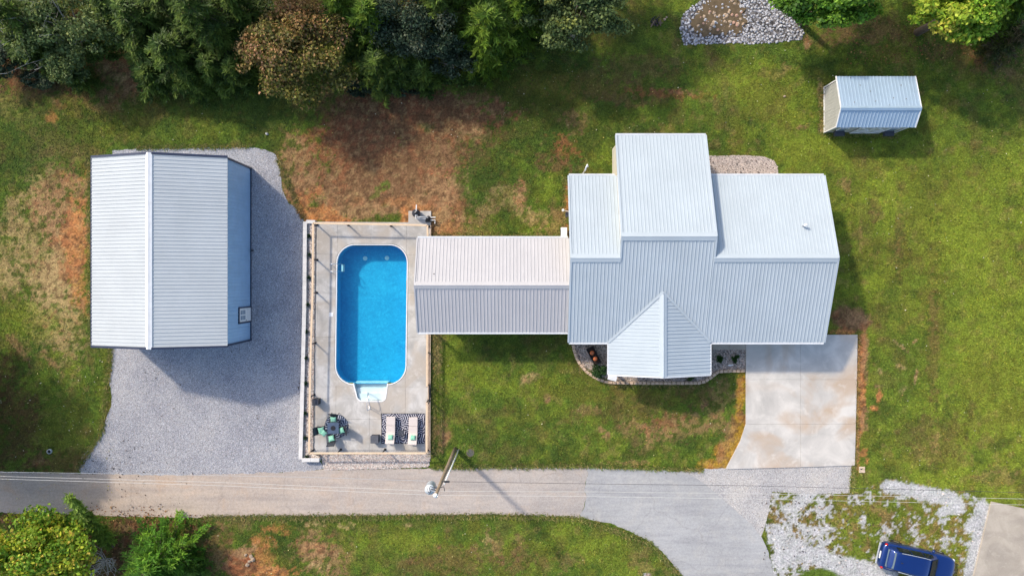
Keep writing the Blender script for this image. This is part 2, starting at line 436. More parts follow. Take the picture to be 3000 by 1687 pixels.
APRON = [(1985,1380),(2060,1373),(2125,1371),(2300,1365),(2500,1361),(2492,1400),(2493,1444),(2390,1446),(2262,1440),(2252,1500),(2240,1545),(2228,1575),(2200,1536),(2110,1457),(2065,1419),(2030,1396)]
DRIVE = [(2184,1000),(2184,1238),(2168,1290),(2125,1373),(2503,1362),(2511,980),(2300,980),(2300,1000)]
NEI = [(2902,1467),(3400,1575),(3400,2300),(2695,2300),(2850,1687)]
DECK = [(924,650),(1263,652),(1259,1328),(917,1328)]
BED = [(1672,995),(1681,1030),(1696,1065),(1726,1096),(1766,1116),(1795,1122),(2048,1122),(2075,1106),(2106,1088),(2184,1087),(2184,995)]
ROCKSTRIP = [(897,648),(926,650),(919,1330),(938,1330),(938,1342),(884,1342),(889,900)]
SOUTHSTRIP = [(938,1331),(1262,1330),(1258,1352),(1255,1367),(1100,1372),(950,1376),(945,1352)]
PINK = [(2070,455),(2110,457),(2180,455),(2240,460),(2270,472),(2280,490),(2277,530),(2070,530)]
RIP = [(2062,-60),(2058,0),(2012,30),(1993,60),(1992,90),(2005,132),(2080,130),(2170,127),(2200,131),(2350,119),(2354,95),(2330,40),(2340,-60)]
PATH = [(2086,995),(2184,995),(2184,1024),(2086,1024)]
GARAGE_G = [(375,495),(736,495),(736,994),(375,994)]
HOUSE_G = [(1655,540),(1790,540),(1790,425),(2034,425),(2034,540),(2360,540),(2360,985),(1655,985)]
BREEZE_G = [(1245,700),(1660,700),(1660,960),(1245,960)]
SHED_G = [(2412,260),(2630,260),(2630,392),(2412,392)]
PUMPPAD = [(1197,619),(1264,619),(1264,652),(1197,652)]
HARD = [ROAD, ROAD2, LOT, APRON, DRIVE, NEI, DECK, BED, ROCKSTRIP, SOUTHSTRIP, PINK, GARAGE_G, HOUSE_G, BREEZE_G, SHED_G, PUMPPAD]
# ------------------------------------------------------------------ what grows or lies bare where, and tree shade painted into it
GD = np.array((.052,.088,.018)); GM = np.array((.106,.168,.024)); GY = np.array((.222,.280,.032)); OL = np.array((.165,.168,.030))
ST = np.array((.44,.32,.15)); TAN = np.array((.35,.205,.105)); OR = np.array((.50,.215,.08)); BR = np.array((.19,.105,.055)); RED = np.array((.30,.115,.055))
GR = np.array((.53,.53,.545)); GOLD = np.array((.42,.245,.035)); LITTER_SHADE = np.array((.105,.055,.030))
# (colour, cx, cy, rx, ry, angle, opacity, noise, grass left)
PATCH = [
 # left yard
 (ST,145,640,100,170,0,.6,1.5,.45),(TAN,185,700,78,240,0,.88,1.0,.32),(ST,180,860,80,150,0,.55,1.4,.4),(OR,225,820,35,110,0,.6,1.4,.15),(OR,215,720,45,190,0,.75,1.3,.1),(OR,228,640,30,60,0,.8,1.0,.1),(ST,150,830,55,120,0,.7,1.2,.3),(ST,40,720,60,170,0,.5,1.6,.5),(ST,215,960,90,70,20,.6,1.5,.4),
 (ST,30,800,60,40,0,.6,1.3,.4),(TAN,60,300,90,50,0,.35,1.5,.6),(TAN,170,430,60,70,0,.45,1.6,.5),(GD,40,480,90,60,0,.6,1.2,1),
 (ST,375,225,95,62,25,.9,.9,.25),(TAN,330,280,110,40,-20,.6,1.2,.4),(TAN,470,262,55,30,0,.75,1.0,.3),(RED,170,310,25,22,0,.7,1.0,.2),(TAN,330,330,60,40,0,.3,1.4,.6),(RED,660,235,50,35,10,.5,1.0,.3),
 (BR*.55,120,230,150,80,10,.8,1.0,.4),(LITTER_SHADE*.6,50,180,120,80,0,.9,.8,.2),(BR*.6,470,270,330,40,0,.6,1.2,.5),(BR*.8,1150,330,330,50,0,.7,1.0,.2),(BR,500,180,280,90,0,.6,.8,.3),(OL,300,390,200,40,0,.4,1.3,.8),  # darkest patch paints the shade under the upper left trees
 (GD,640,300,320,70,0,.75,1.1,.9),(OL*.55,300,320,250,60,0,.5,1.2,.8),(GD,110,400,190,120,0,.6,1.2,.9),(GD,1600,320,270,150,0,.6,1.1,1),(OL*.6,1560,260,220,60,0,.5,1.2,.9),(GD,1450,540,110,140,0,.45,1.1,1),(GM,560,400,150,40,0,.5,1.0,1.0),(GD,800,350,110,90,0,.6,1.0,1.0),  # first dark green and olive patches paint shade along the tree line
 (OR,150,345,20,18,0,.5,1.0,.3),(GY,60,950,80,60,0,.5,1.2,1.0),(TAN,60,1020,60,14,50,.6,1.0,.4),(TAN,150,1060,50,10,48,.6,1.0,.4),(TAN,110,1350,25,10,0,.8,1,.2),(TAN,222,1360,14,14,0,.7,1,.2),
 (OL,180,1290,110,120,0,.5,1.4,.8),(LITTER_SHADE,10,1230,120,180,0,.75,1.0,.35),(LITTER_SHADE*1.2,150,1365,120,40,0,.5,1.2,.5),  # brown leaf litter, its dark tone also painting the deep left-edge shade
 # bare bank behind the pool
 (BR,1180,420,300,150,-8,.95,.5,.16),(TAN,1130,560,250,90,0,.95,.7,.10),(TAN,1290,590,90,120,10,.9,.7,.15),(BR,1200,330,260,75,0,.9,.8,.2),(TAN,880,500,60,110,0,.85,.8,.2),(BR*.65,1190,355,270,95,-4,.75,.9,.15),(BR*1.05,1130,475,230,100,-6,.8,.8,.14),(RED*.8,1040,440,120,60,0,.5,1.2,.15),(RED,950,420,80,45,0,.55,1.2,.15),
 (OR,930,630,75,26,0,.95,.8,.0),(OR,890,600,22,30,0,.85,.8,.0),(OR,985,645,50,14,0,.9,.6,.0),(OR,1192,632,24,30,0,.9,.7,.0),(OR,1240,612,45,14,0,.6,1,.0),(OR,920,560,24,20,0,.7,1,.1),(OR,1180,595,50,20,0,.4,1.2,.0),(OR,1310,670,40,30,0,.5,1.2,.1),
 (GM,1122,548,24,15,-35,.9,.6,1.0),(GM,1098,572,20,10,-20,.6,.8,1.0),(GD,1255,372,30,14,0,.7,.8,1.0),(GD,1125,600,10,8,0,.7,.8,1.0),(GD,1250,565,9,7,0,.6,.8,1),(TAN,1390,385,30,14,-20,.8,1.0,.2),
 (TAN,1300,470,60,40,0,.4,1.4,.2),(BR,1080,480,90,40,0,.5,1.2,.15),(RED,1040,360,80,35,0,.4,1.2,.15),
 # middle lawn
 (GD,1400,520,70,120,0,.65,1.0,1),(RED,1650,430,50,34,40,.7,1.2,.3),(TAN,1685,360,40,40,30,.55,1.3,.4),(BR,1620,480,60,25,0,.6,1.2,.4),(TAN,1525,570,22,50,0,.85,.8,.2),(TAN,1600,650,80,45,0,.5,1.5,.4),(ST,1440,580,60,60,0,.45,1.5,.5),
 (OR,1663,580,14,50,0,.8,.7,.1),(ST,1560,640,45,30,0,.5,1.3,.4),(TAN,1400,650,50,40,0,.4,1.5,.5),(OR,1658,680,12,25,0,.8,.6,.1),
 (BR,1750,260,200,40,3,.55,1.3,.6),(RED,1960,275,130,14,4,.65,1.0,.3),(TAN,1990,268,60,10,4,.6,1.0,.3),(BR,1880,200,150,35,0,.5,1.3,.6),(OL,1650,250,160,40,0,.6,1.3,.8),
 (TAN,2090,190,40,20,0,.4,1.4,.5),(GY,2120,230,110,60,10,.55,1.3,1),(GY,2290,300,110,120,0,.5,1.3,1),(OL,2230,310,60,60,0,.5,1.4,.8),(TAN,2365,125,16,22,10,.85,.7,.1),(BR,2520,90,160,40,0,.7,1.1,.3),(BR,2880,160,140,60,0,.55,1.2,.4),(RED,2870,180,30,25,0,.4,1.3,.3),
 (TAN,2350,375,14,9,0,.8,.6,.1),(GY,2400,440,130,45,0,.7,1.0,1),(ST,2405,275,10,60,0,.7,.8,.4),(ST,2410,370,12,25,0,.8,.8,.4),(TAN,2280,215,40,25,0,.35,1.4,.5),
 # right lawn: mower stripes and worn ground
 (BR,2565,612,20,40,0,.6,.9,.4),(BR,2633,690,14,150,2,.5,1.1,.5),(OL,2700,620,50,150,3,.45,1.3,.8),(OL,2735,900,34,260,2,.65,1.2,.7),(BR,2735,1000,18,180,0,.45,1.2,.5),(OL,2620,900,50,200,0,.4,1.3,.8),(GY,2860,700,110,230,0,.6,1.2,1),(GY,2620,560,80,80,0,.4,1.3,1),
 (GM,2650,1080,80,180,0,.6,1.2,1),(OL,2880,1080,60,120,0,.45,1.3,.8),(GY,2900,1000,110,160,0,.35,1.4,1),(TAN,2470,540,26,22,40,.55,1.0,.4),(TAN,2520,700,9,50,4,.5,1,.4),(GD,2560,1230,60,60,0,.4,1.2,1),
 (ST,2640,1015,30,5,40,.75,.8,.2),(ST,2680,1000,12,5,-40,.7,.8,.2),(ST,2640,1075,18,6,20,.7,.8,.2),(ST,2683,1100,5,22,8,.85,.7,.1),(ST,2645,1140,10,16,30,.7,.8,.2),(ST,2580,1090,12,8,50,.75,.8,.2),(ST,2575,1130,12,6,0,.6,1,.2),
 (OR,2575,1160,9,22,5,.9,.6,.0),(TAN,2570,1130,10,6,0,.8,.6,.1),(OR,2560,1195,16,9,0,.8,.8,.1),(BR,2750,1290,90,60,0,.35,1.4,.7),(TAN,2930,1400,60,30,0,.4,1.3,.5),(TAN,2740,1300,14,35,0,.4,1.2,.5),
 (BR,2492,935,66,36,10,.97,.5,.1),(TAN,2510,930,40,24,0,.6,1,.1),(TAN,2525,950,22,22,0,.8,.8,.1),(OR,2470,972,45,10,0,.85,.6,.0),(OR,2520,1050,19,95,2,.97,.5,.03),(TAN,2535,1040,12,80,0,.7,.9,.1),(OR,2522,1180,17,90,2,.95,.5,.05),(TAN,2532,1230,14,40,0,.7,.8,.1),(OR,2530,1325,10,16,20,.75,.8,.1),(OR,2540,1350,6,10,0,.7,.8,.1),(OR,2512,1310,6,80,0,.85,.5,.0),
 # front lawn
 (GD,1500,1000,170,60,0,.5,1.2,1),(GY,1360,1080,60,90,0,.45,1.3,1),(GY,1550,1130,140,40,0,.4,1.4,1),(ST,1558,1105,24,14,-20,.7,1,.3),(ST,1530,1115,10,16,0,.6,1,.3),(TAN,1603,1165,10,16,0,.85,.7,.1),(GD,1480,1290,170,70,0,.4,1.3,1),
 (BR,1880,1200,150,50,0,.4,1.4,.6),(TAN,1890,1255,70,25,10,.65,1.3,.3),(TAN,1990,1245,90,38,-5,.65,1.3,.3),(RED,1960,1235,40,16,0,.5,1.3,.3),(TAN,2100,1180,45,90,5,.5,1.4,.4),(BR,2040,1150,70,50,0,.5,1.3,.5),(TAN,1890,1300,40,28,0,.65,1.1,.25),(TAN,1770,1262,26,9,25,.7,.9,.2),(TAN,1780,1280,12,10,0,.6,.9,.2),
 (GD,1860,1310,50,45,0,.6,1.1,1),(GD,2010,1290,40,30,0,.6,1.0,1),(OL,1700,1140,120,35,0,.5,1.3,.8),(GD,1900,1120,60,25,0,.5,1.1,1),(TAN,1720,1200,40,14,0,.4,1.3,.4),(TAN,1300,1270,26,50,0,.85,.7,.1),(ST,1280,1030,16,80,0,.65,1.0,.4),(GY,1285,1150,14,70,0,.6,1,.8),(TAN,1270,1260,10,40,0,.7,.7,.1),
 (GOLD,2170,1150,18,75,3,.97,.5,.1),(GOLD,2160,1260,26,70,12,.97,.45,.08),(GOLD,2125,1330,34,45,30,.97,.45,.08),(GOLD,2085,1362,48,20,0,.95,.5,.1),(TAN,2130,1290,18,70,15,.5,1.1,.2),(TAN,1840,1356,60,9,0,.5,1.1,.3),
 # verge south of the road
 (OR,770,1620,40,50,0,.7,1.2,.2),(OR,800,1680,70,26,0,.9,.9,.05),(OR,890,1605,28,22,0,.85,.9,.05),(TAN,920,1590,70,55,20,.75,1.1,.2),(TAN,960,1640,70,60,0,.7,1.2,.25),(OR,820,1545,40,18,0,.6,1.1,.2),(ST*1.25,1015,1540,24,10,0,.6,1.2,.2),(ST*1.25,930,1535,28,10,0,.5,1.3,.2),(ST*1.25,935,1660,28,16,0,.6,1.2,.2),
 (RED,700,1655,55,50,0,.97,.5,.0),(BR,630,1610,50,90,10,.75,.9,.2),(OR,760,1585,25,25,0,.6,1.0,.1),(TAN,715,1615,40,20,-20,.9,.6,.05),(BR,560,1570,60,40,0,.5,1.2,.5),(TAN,700,1530,60,20,0,.4,1.3,.4),(GD,970,1570,30,30,0,.6,1,1),(GD,830,1620,60,20,0,.5,1.2,1),
 (ST,1195,1535,11,7,0,.85,.7,.1),(ST,1285,1602,9,7,0,.85,.7,.1),(TAN,1450,1600,60,40,0,.45,1.4,.4),(ST,1430,1590,14,26,0,.55,1.1,.3),(BR,1300,1640,160,40,0,.5,1.3,.6),(GY,1180,1590,110,40,0,.5,1.3,1),(GM,1100,1640,80,40,0,.4,1.3,1),(GY,1750,1620,130,60,15,.5,1.3,1),(BR,1530,1640,70,40,0,.5,1.3,.5),(TAN,1660,1640,40,30,0,.4,1.3,.4),(GD,1580,1570,40,16,0,.6,1,1),
 (GM,1230,1668,30,14,0,.6,.8,1),(TAN,1880,1650,30,40,20,.4,1.3,.4),(GR,1897,1684,14,8,0,.9,.3,.0),
 (LITTER_SHADE,420,1545,150,26,3,.95,.7,.15),(LITTER_SHADE,60,1520,90,20,0,.95,.6,.1),(LITTER_SHADE,300,1600,120,60,0,.9,.7,.1),(LITTER_SHADE,500,1580,70,30,0,.5,1.2,.4),(LITTER_SHADE,250,1690,300,60,0,.8,.6,.2),
]
def ground_color(px, py):
    n1 = fbm(px, py, 150, 4, 1); n2 = fbm(px, py, 46, 4, 2); n3 = fbm(px, py, 15, 3, 3); n4 = fbm(px, py, 6, 2, 4)
    c = np.empty(px.shape+(3,)); c[:] = GM
    def lay(col, w): c[:] = c*(1-w[..., None]) + col*w[..., None]
    lay(GD, sst(.50,.30,n1)*.55); lay(GY, sst(.48,.66,n2)*.45)
    east = sst(2150,2550,px)*sst(280,520,py); lay(GY, east*(.48+.45*sst(.35,.62,n1)))
    lay(OL, sst(.56,.70,fbm(px,py,70,4,9))*.6); lay(GD, sst(.54,.68,fbm(px,py,34,4,12))*.5)
    lay(TAN, sst(.60,.72,fbm(px,py,24,4,15))*.26)
    wood = sst(170,90,py)*sst(1950,1700,px); lay(LITTER_SHADE*.6, wood*.9)
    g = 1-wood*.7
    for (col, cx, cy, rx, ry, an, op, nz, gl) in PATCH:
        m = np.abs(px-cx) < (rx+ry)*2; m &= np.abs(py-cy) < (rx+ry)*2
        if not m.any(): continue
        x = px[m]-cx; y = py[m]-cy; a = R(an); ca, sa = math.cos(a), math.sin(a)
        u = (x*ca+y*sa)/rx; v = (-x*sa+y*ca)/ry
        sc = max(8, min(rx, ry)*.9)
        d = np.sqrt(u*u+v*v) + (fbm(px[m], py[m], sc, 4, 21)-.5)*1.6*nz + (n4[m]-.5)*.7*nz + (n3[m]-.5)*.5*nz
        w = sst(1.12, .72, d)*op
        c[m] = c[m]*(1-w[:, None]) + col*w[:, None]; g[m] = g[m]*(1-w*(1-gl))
    # green tufts coming up through worn ground, rusty and pale flecks in it
    sp_ = sst(.56,.63,fbm(px,py,13,3,77))*sst(.02,.25,1-g)*sst(.05,.3,g)*.8; lay(GM*.75, sp_); g = np.maximum(g, sp_)
    bare = sst(.45,.8,1-g)*(1-wood)
    lay(RED*1.05, bare*sst(.54,.66,fbm(px,py,30,4,81))*.5); lay(ST, bare*sst(.55,.64,fbm(px,py,9,3,83))*.28); lay(BR*.7, bare*sst(.55,.64,fbm(px,py,11,3,87))*.7)
    lay(OL*.75, (1-bare)*sst(.54,.66,fbm(px,py,20,4,91))*.35); lay(BR, (1-bare)*sst(.60,.70,fbm(px,py,55,4,93))*.22)
    # thin gravel showing through the grass by the parked car
    z = inpoly(px, py, [(2228,1446),(2262,1441),(2500,1446),(2600,1400),(2830,1440),(2900,1480),(2905,1470),(2850,1690),(2600,1760),(2290,1760),(2265,1690)])
    tnoise = fbm(px, py, 30, 4, 31)*.5 + fbm(px, py, 8, 3, 33)*.5
    left = sst(2560, 2330, px)
    w = sst(.565-.12*left, .60-.12*left, tnoise)*z; lay(OL*.95, z*.45*sst(.35,.6,n2)); lay(TAN*.9, z*.5*sst(.50,.64,fbm(px,py,17,3,35))); lay(GR, w*.92); g *= 1-w*.95
    dd = tnoise-.5
    arm = np.zeros(px.shape)
    for (ax, ay, bx, by, rr) in ((2600,1424,2690,1440,20),(2690,1440,2790,1462,22),(2790,1462,2806,1486,24),(2806,1486,2760,1500,14),(2880,1480,2862,1600,22),(2862,1600,2840,1700,24),(2440,1650,2600,1690,30),(2330,1610,2480,1660,24),(2290,1640,2340,1600,22),(2280,1560,2300,1640,20),(2340,1470,2370,1450,16),(2840,1545,2870,1520,18)):
        ux, uy = bx-ax, by-ay; L2 = ux*ux+uy*uy
        t = np.clip(((px-ax)*ux+(py-ay)*uy)/L2, 0, 1)
        d = np.hypot(px-ax-t*ux, py-ay-t*uy)
        arm = np.maximum(arm, sst(rr*1.05, rr*.85, d+dd*40))
    lay(GR*1.02, arm*.95); g *= 1-arm
    gb = sst(30,22,np.hypot((px-2400)/2.2, py-1690)); lay(GM, gb); 
    c *= (.78+.44*n3)[..., None]*(.86+.28*n4)[..., None]
    return c, np.clip(g, 0, 1)
# ------------------------------------------------------------------ ground: one sheet to the horizon
gx = np.concatenate([[-24000,-9000,-4000,-1800,-900,-450,-260], np.arange(-170, 3171, 5.0), [3280,3500,4000,5200,8000,13000,27000]])
gy = np.concatenate([[-24000,-9000,-4000,-1800,-900,-450,-260], np.arange(-150, 1841, 5.0), [1940,2200,2700,4000,8000,13000,26000]])
GX, GY_ = np.meshgrid(gx, gy)
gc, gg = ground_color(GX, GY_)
k = H/F
V = np.stack([(GX-XN)*k, -(GY_-YN)*k, np.zeros_like(GX)], -1).reshape(-1, 3)
nx, ny = len(gx), len(gy)
I = np.arange(nx*ny).reshape(ny, nx)
FQ = np.stack([I[1:, :-1], I[1:, 1:], I[:-1, 1:], I[:-1, :-1]], -1).reshape(-1, 4)
cx = ((GX[1:, :-1]+GX[:-1, 1:])/2).ravel(); cy = ((GY_[1:, :-1]+GY_[:-1, 1:])/2).ravel()
hole = (inpoly(cx, cy, [(990-3,721),(1191+3,721),(1186+2,1121),(985,1121)])) | inpoly(cx, cy, [(1034,1115),(1138,1115),(1131,1176),(1047,1176)])
FQ = FQ[~hole]
def ground_mat():
    m, nt, b = nodes('yard_ground'); co = coords(nt)
    a = nt.nodes.new('ShaderNodeAttribute'); a.attribute_name = 'Col'
    n1 = noise(nt, co, 7, 4, .75); n2 = noise(nt, co, 26, 3, .75); n3 = noise(nt, co, 2.2, 3, .6)
    c = mixc(nt, 1.0, a.outputs[0], ramp(nt, n1, ((.33, (.55,.55,.55)), (.67, (1.45,1.45,1.4)))), 'MULTIPLY')
    c = mixc(nt, 1.0, c, ramp(nt, n2, ((.3, (.6,.6,.62)), (.7, (1.4,1.38,1.3)))), 'MULTIPLY')
    c = mixc(nt, 1.0, c, ramp(nt, n3, ((.3, (.9,.93,.9)), (.7, (1.1,1.06,1.1)))), 'MULTIPLY')
    nt.links.new(c, b.inputs['Base Color']); b.inputs['Roughness'].default_value = .95
    b.inputs['Specular IOR Level'].default_value = .1
    ad = N(nt, 'ShaderNodeMath', operation='ADD'); nt.links.new(n1, ad.inputs[0]); nt.links.new(n2, ad.inputs[1])
    bump(nt, b, ad.outputs[0], .9, .06); return m
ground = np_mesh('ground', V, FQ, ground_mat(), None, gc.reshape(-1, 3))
tag(ground, 'grassy yard ground with bare clay and straw patches', 'ground', kind='structure')

def sheet(name, poly, z, mat, label, cat, amp=0.0, seed=1, step=6.0, scale=14.0, parent=None, kind='structure'):
    pl = ragged(poly, step, amp, seed, scale) if amp else poly
    mb = MB(); pts = [P(x, y, 0) for x, y in pl]
    pts = [(p.x, p.y, z) for p in pts]
    a = sum(pts[i][0]*pts[(i+1) % len(pts)][1]-pts[(i+1) % len(pts)][0]*pts[i][1] for i in range(len(pts)))
    mb.quad(*(pts if a > 0 else pts[::-1]))
    o = mb.build(name, mat, parent)
    if parent is None: tag(o, label, cat, kind=kind)
    return o
sheet('gravel_lot', LOT, .008, M_gravel, 'blue grey gravel yard around the garage', 'gravel yard', 3.0, 2)
sheet('gravel_apron', APRON, .008, M_gravel2, 'pale gravel apron between the driveway and the road', 'gravel', 2.5, 3)
def road_poly(poly, amp, lo, hi, seed):
    out = []
    for p in ragged(poly, 7, amp, seed, 18): out.append(p)
    return out
sheet('road', ROAD, .014, M_road, 'old tan asphalt lane running past the yard', 'road', 4.0, 4, 7, 18)
sheet('road_junction', ROAD2, .020, M_road2, 'newer grey asphalt curving off at the junction', 'road', 2.6, 5, 7, 18)
sheet('gravel_bed', PINK, .006, M_pinkbed, 'pinkish pebble bed behind the right wing of the house', 'gravel bed', 3.0, 6)
sheet('flower_bed', BED, .012, M_pebble, 'grey river rock bed around the front porch', 'flower bed')
sheet('rock_strip', ROCKSTRIP, .17, M_pebble, 'narrow river rock strip between low wall and pool fence', 'rock bed')
sheet('rock_strip', SOUTHSTRIP, .026, M_pebble, 'coarse gravel strip between pool fence and lane', 'rock bed', 1.5, 7)

def slabs(name, cells, z0, z1, mat, label, cat, cutters=(), gap=.007):
    root = empty(name, (0,0,0), label=label, cat=cat, kind='structure')
    for poly in cells:
        mb = MB(); pts = [P(x, y, 0) for x, y in poly]
        c = sum(pts, Vector())/len(pts)
        pts = [p + (c-p).normalized()*gap for p in pts]
        mb.prism([(p.x, p.y) for p in pts], z0, z1)
        o = mb.build('slab', mat, root)
        if cutters:
            for q in cutters:
                md = o.modifiers.new('cut', 'BOOLEAN'); md.operation = 'DIFFERENCE'; md.object = q; md.solver = 'EXACT'
            dg = bpy.context.evaluated_depsgraph_get()
            me = bpy.data.meshes.new_from_object(o.evaluated_get(dg))
            o.modifiers.clear(); o.data = me; me.name = 'slab'
            if len(me.polygons) == 0: bpy.data.objects.remove(o); continue
        md = o.modifiers.new('bevel', 'BEVEL'); md.width = gap*.7; md.segments = 1; md.limit_method = 'ANGLE'
    return root
drive_cells = [[(2184,1000),(2344,1000),(2344,1111),(2184,1111)],[(2344,980),(2511,980),(2509,1111),(2344,1111)],
               [(2184,1111),(2344,1111),(2344,1241),(2184,1241)],[(2344,1111),(2509,1111),(2506,1241),(2344,1241)],
               [(2184,1241),(2344,1241),(2344,1367),(2125,1373),(2168,1290)],[(2344,1241),(2506,1241),(2503,1362),(2344,1367)]]
slabs('driveway', drive_cells, -.05, .09, M_drive, 'pale concrete driveway of six slabs in front of the house', 'driveway')
slabs('front_path', [[(2086,995),(2136,995),(2136,1024),(2086,1024)],[(2136,995),(2184,995),(2184,1024),(2136,1024)]], -.05, .08, M_nei, 'short beige concrete path beside the front porch', 'path')
slabs('neighbour_pad', [[(2902,1467),(3090,1507),(3010,1800),(2827,1780)],[(3090,1507),(3290,1550),(3200,1830),(3010,1800)]], -.05, .10, M_nei, 'beige concrete pad in the lower right corner', 'concrete pad')
# ------------------------------------------------------------------ pool
ZD = .10                                             # deck level
def rquad(c, rads, n=8):
    """closed outline of a quad with rounded corners"""
    out = []
    for i in range(4):
        a, b, d = Vector(c[i-1]), Vector(c[i]), Vector(c[(i+1) % 4]); r = rads[i]
        p = b + (a-b).normalized()*r; q = b + (d-b).normalized()*r
        for t in range(n+1):
            s = t/n; w = .83
            den = (1-s)**2 + 2*s*(1-s)*w*.85 + s*s
            out.append(((p*(1-s)**2 + b*2*s*(1-s)*w*.85 + q*s*s)/den)[:])
    return out
def grow(poly, d):
    n = len(poly); out = []
    for i in range(n):
        a = Vector(poly[i-1]); b = Vector(poly[i]); c = Vector(poly[(i+1) % n])
        t = (c-a); t = t.normalized(); out.append(tuple(b + Vector((t.y, -t.x))*d))
    return out
pool_px = rquad([(989.5,718),(1193.5,718.5),(1188,1124.5),(984.5,1124)], (52,52,54,54), 10)
step_px = rquad([(1037,1119),(1135,1120),(1127.5,1173),(1050.5,1172)], (2,2,11,11), 5)
def gxy(poly): return [(P(x, y).x, P(x, y).y) for x, y in poly]
pool_in = gxy(pool_px)[::-1]                         # counter-clockwise in plan
step_in = gxy(step_px)[::-1]
pool_out = grow(pool_in, .10); step_out = grow(step_in, .085)
if abs(pool_out[5][1]) < abs(pool_in[5][1]) and False: pass
cutA = MB().prism(pool_out, -3, 1).build('pool_cutter', None)
cutB = MB().prism(step_out, -3, 1).build('pool_cutter', None)
def bil(u, v):
    a, b, c, d = [np.array(q, float) for q in DECK]
    return tuple((a*(1-u)+b*u)*(1-v) + (d*(1-u)+c*u)*v)
us = (0, .195, .485, .79, 1); vs_ = (0, .14, .305, .497, .71, .85, 1)
deck_cells = [[bil(us[i], vs_[j]), bil(us[i+1], vs_[j]), bil(us[i+1], vs_[j+1]), bil(us[i], vs_[j+1])] for i in range(4) for j in range(6)]
slabs('pool_deck', deck_cells, -.10, ZD, M_deck, 'concrete pool deck with stained slabs', 'pool deck', (cutA, cutB), .006)
bpy.data.objects.remove(cutA); bpy.data.objects.remove(cutB)
pc = Vector((sum(p[0] for p in pool_in)/len(pool_in), sum(p[1] for p in pool_in)/len(pool_in), 0))
pool = empty('swimming_pool', (pc.x, pc.y, 0), label='rounded rectangular swimming pool with bright blue liner', cat='swimming pool')
def ring(mb, a, b, z0, z1, skip=lambda p, q: False):
    n = len(a); base = len(mb.v)
    for pl, z in ((a, z1), (b, z1), (a, z0), (b, z0)): mb.v += [(p[0], p[1], z) for p in pl]
    for i in range(n):
        j = (i+1) % n
        if skip(a[i], a[j]): continue
        mb.f += [(base+i, base+j, base+n+j, base+n+i), (base+2*n+j, base+2*n+i, base+3*n+i, base+3*n+j),
                 (base+n+i, base+n+j, base+3*n+j, base+3*n+i), (base+j, base+i, base+2*n+i, base+2*n+j)]
    return mb
y_open = P(0, 1121.5).y
xa, xb = P(1037,1121).x, P(1135,1121).x
# the long bottom edge of the outline is split where the steps open into the pool
pin = []
for i in range(len(pool_in)):
    p, q = pool_in[i], pool_in[(i+1) % len(pool_in)]; pin.append(p)
    if p[1] < y_open+.4 and q[1] < y_open+.4 and abs(q[0]-p[0]) > .8:
        for t in sorted(((xa-p[0])/(q[0]-p[0]), (xb-p[0])/(q[0]-p[0]))):
            if 0 < t < 1: pin.append((p[0]+(q[0]-p[0])*t, p[1]+(q[1]-p[1])*t))
pout = grow(pin, .07)
cop = MB(); ring(cop, pin, pout, -.12, ZD+.015, lambda p, q: p[1] < y_open+.4 and xa-.05 < (p[0]+q[0])/2 < xb+.05)
cop.build('coping', M_white, pool)
ZB = -1.18                                           # pool floor
bas = MB(); n = len(pool_in)
bas.add([(p[0], p[1], -.10) for p in pool_in] + [(p[0], p[1], ZB) for p in pool_in],
        [((i+1) % n, i, n+i, n+(i+1) % n) for i in range(n)] + [tuple(n+i for i in range(n))])
bas.build('basin', M_liner, pool)
wt = MB(); wt.quad(*[(p[0], p[1], -.03) for p in pool_in]); wt.build('water', M_water, pool)
# moulded white steps, outside the rounded end
stp = MB(); ring(stp, step_in, grow(step_in, .08), -.12, ZD+.02, lambda p, q: p[1] > y_open-.12 and q[1] > y_open-.12)
ys = [P(0, y).y for y in (1120.5, 1137, 1153, 1172)]
zs = (-.42, -.24, -.09)
def xs_at(y):
    t = (y - P(0,1120).y)/(P(0,1172).y - P(0,1120).y)
    return (P(1038,0).x*(1-t)+P(1051,0).x*t, P(1134.5,0).x*(1-t)+P(1127,0).x*t)
for i in range(3):
    a0, a1 = xs_at(ys[i]); b0, b1 = xs_at(ys[i+1])
    stp.prism([(a0, ys[i]), (a1, ys[i]), (b1, ys[i+1]), (b0, ys[i+1])], -1.0, zs[i])
nn = len(step_in)
stp.add([(p[0], p[1], .0) for p in step_in] + [(p[0], p[1], -1.0) for p in step_in], [((i+1) % nn, i, nn+i, nn+(i+1) % nn) for i in range(nn) if not (step_in[i][1] > y_open-.15 and step_in[(i+1) % nn][1] > y_open-.15)])
stp.build('steps', M_white, pool)
wt2 = MB(); wt2.quad(*[(p[0], min(p[1], y_open-.03), -.034) for p in step_in]); 
w2 = wt2.build('step_water', M_water2, pool)
for (x, y) in ((1070,757),(1134,756)):
    q = P(x, y, ZB)
    MB().lathe((q.x, q.y, ZB), [(.16,0),(.16,.03),(.10,.05),(0.02,.05)], 14).build('drain_cover', M_white, pool)
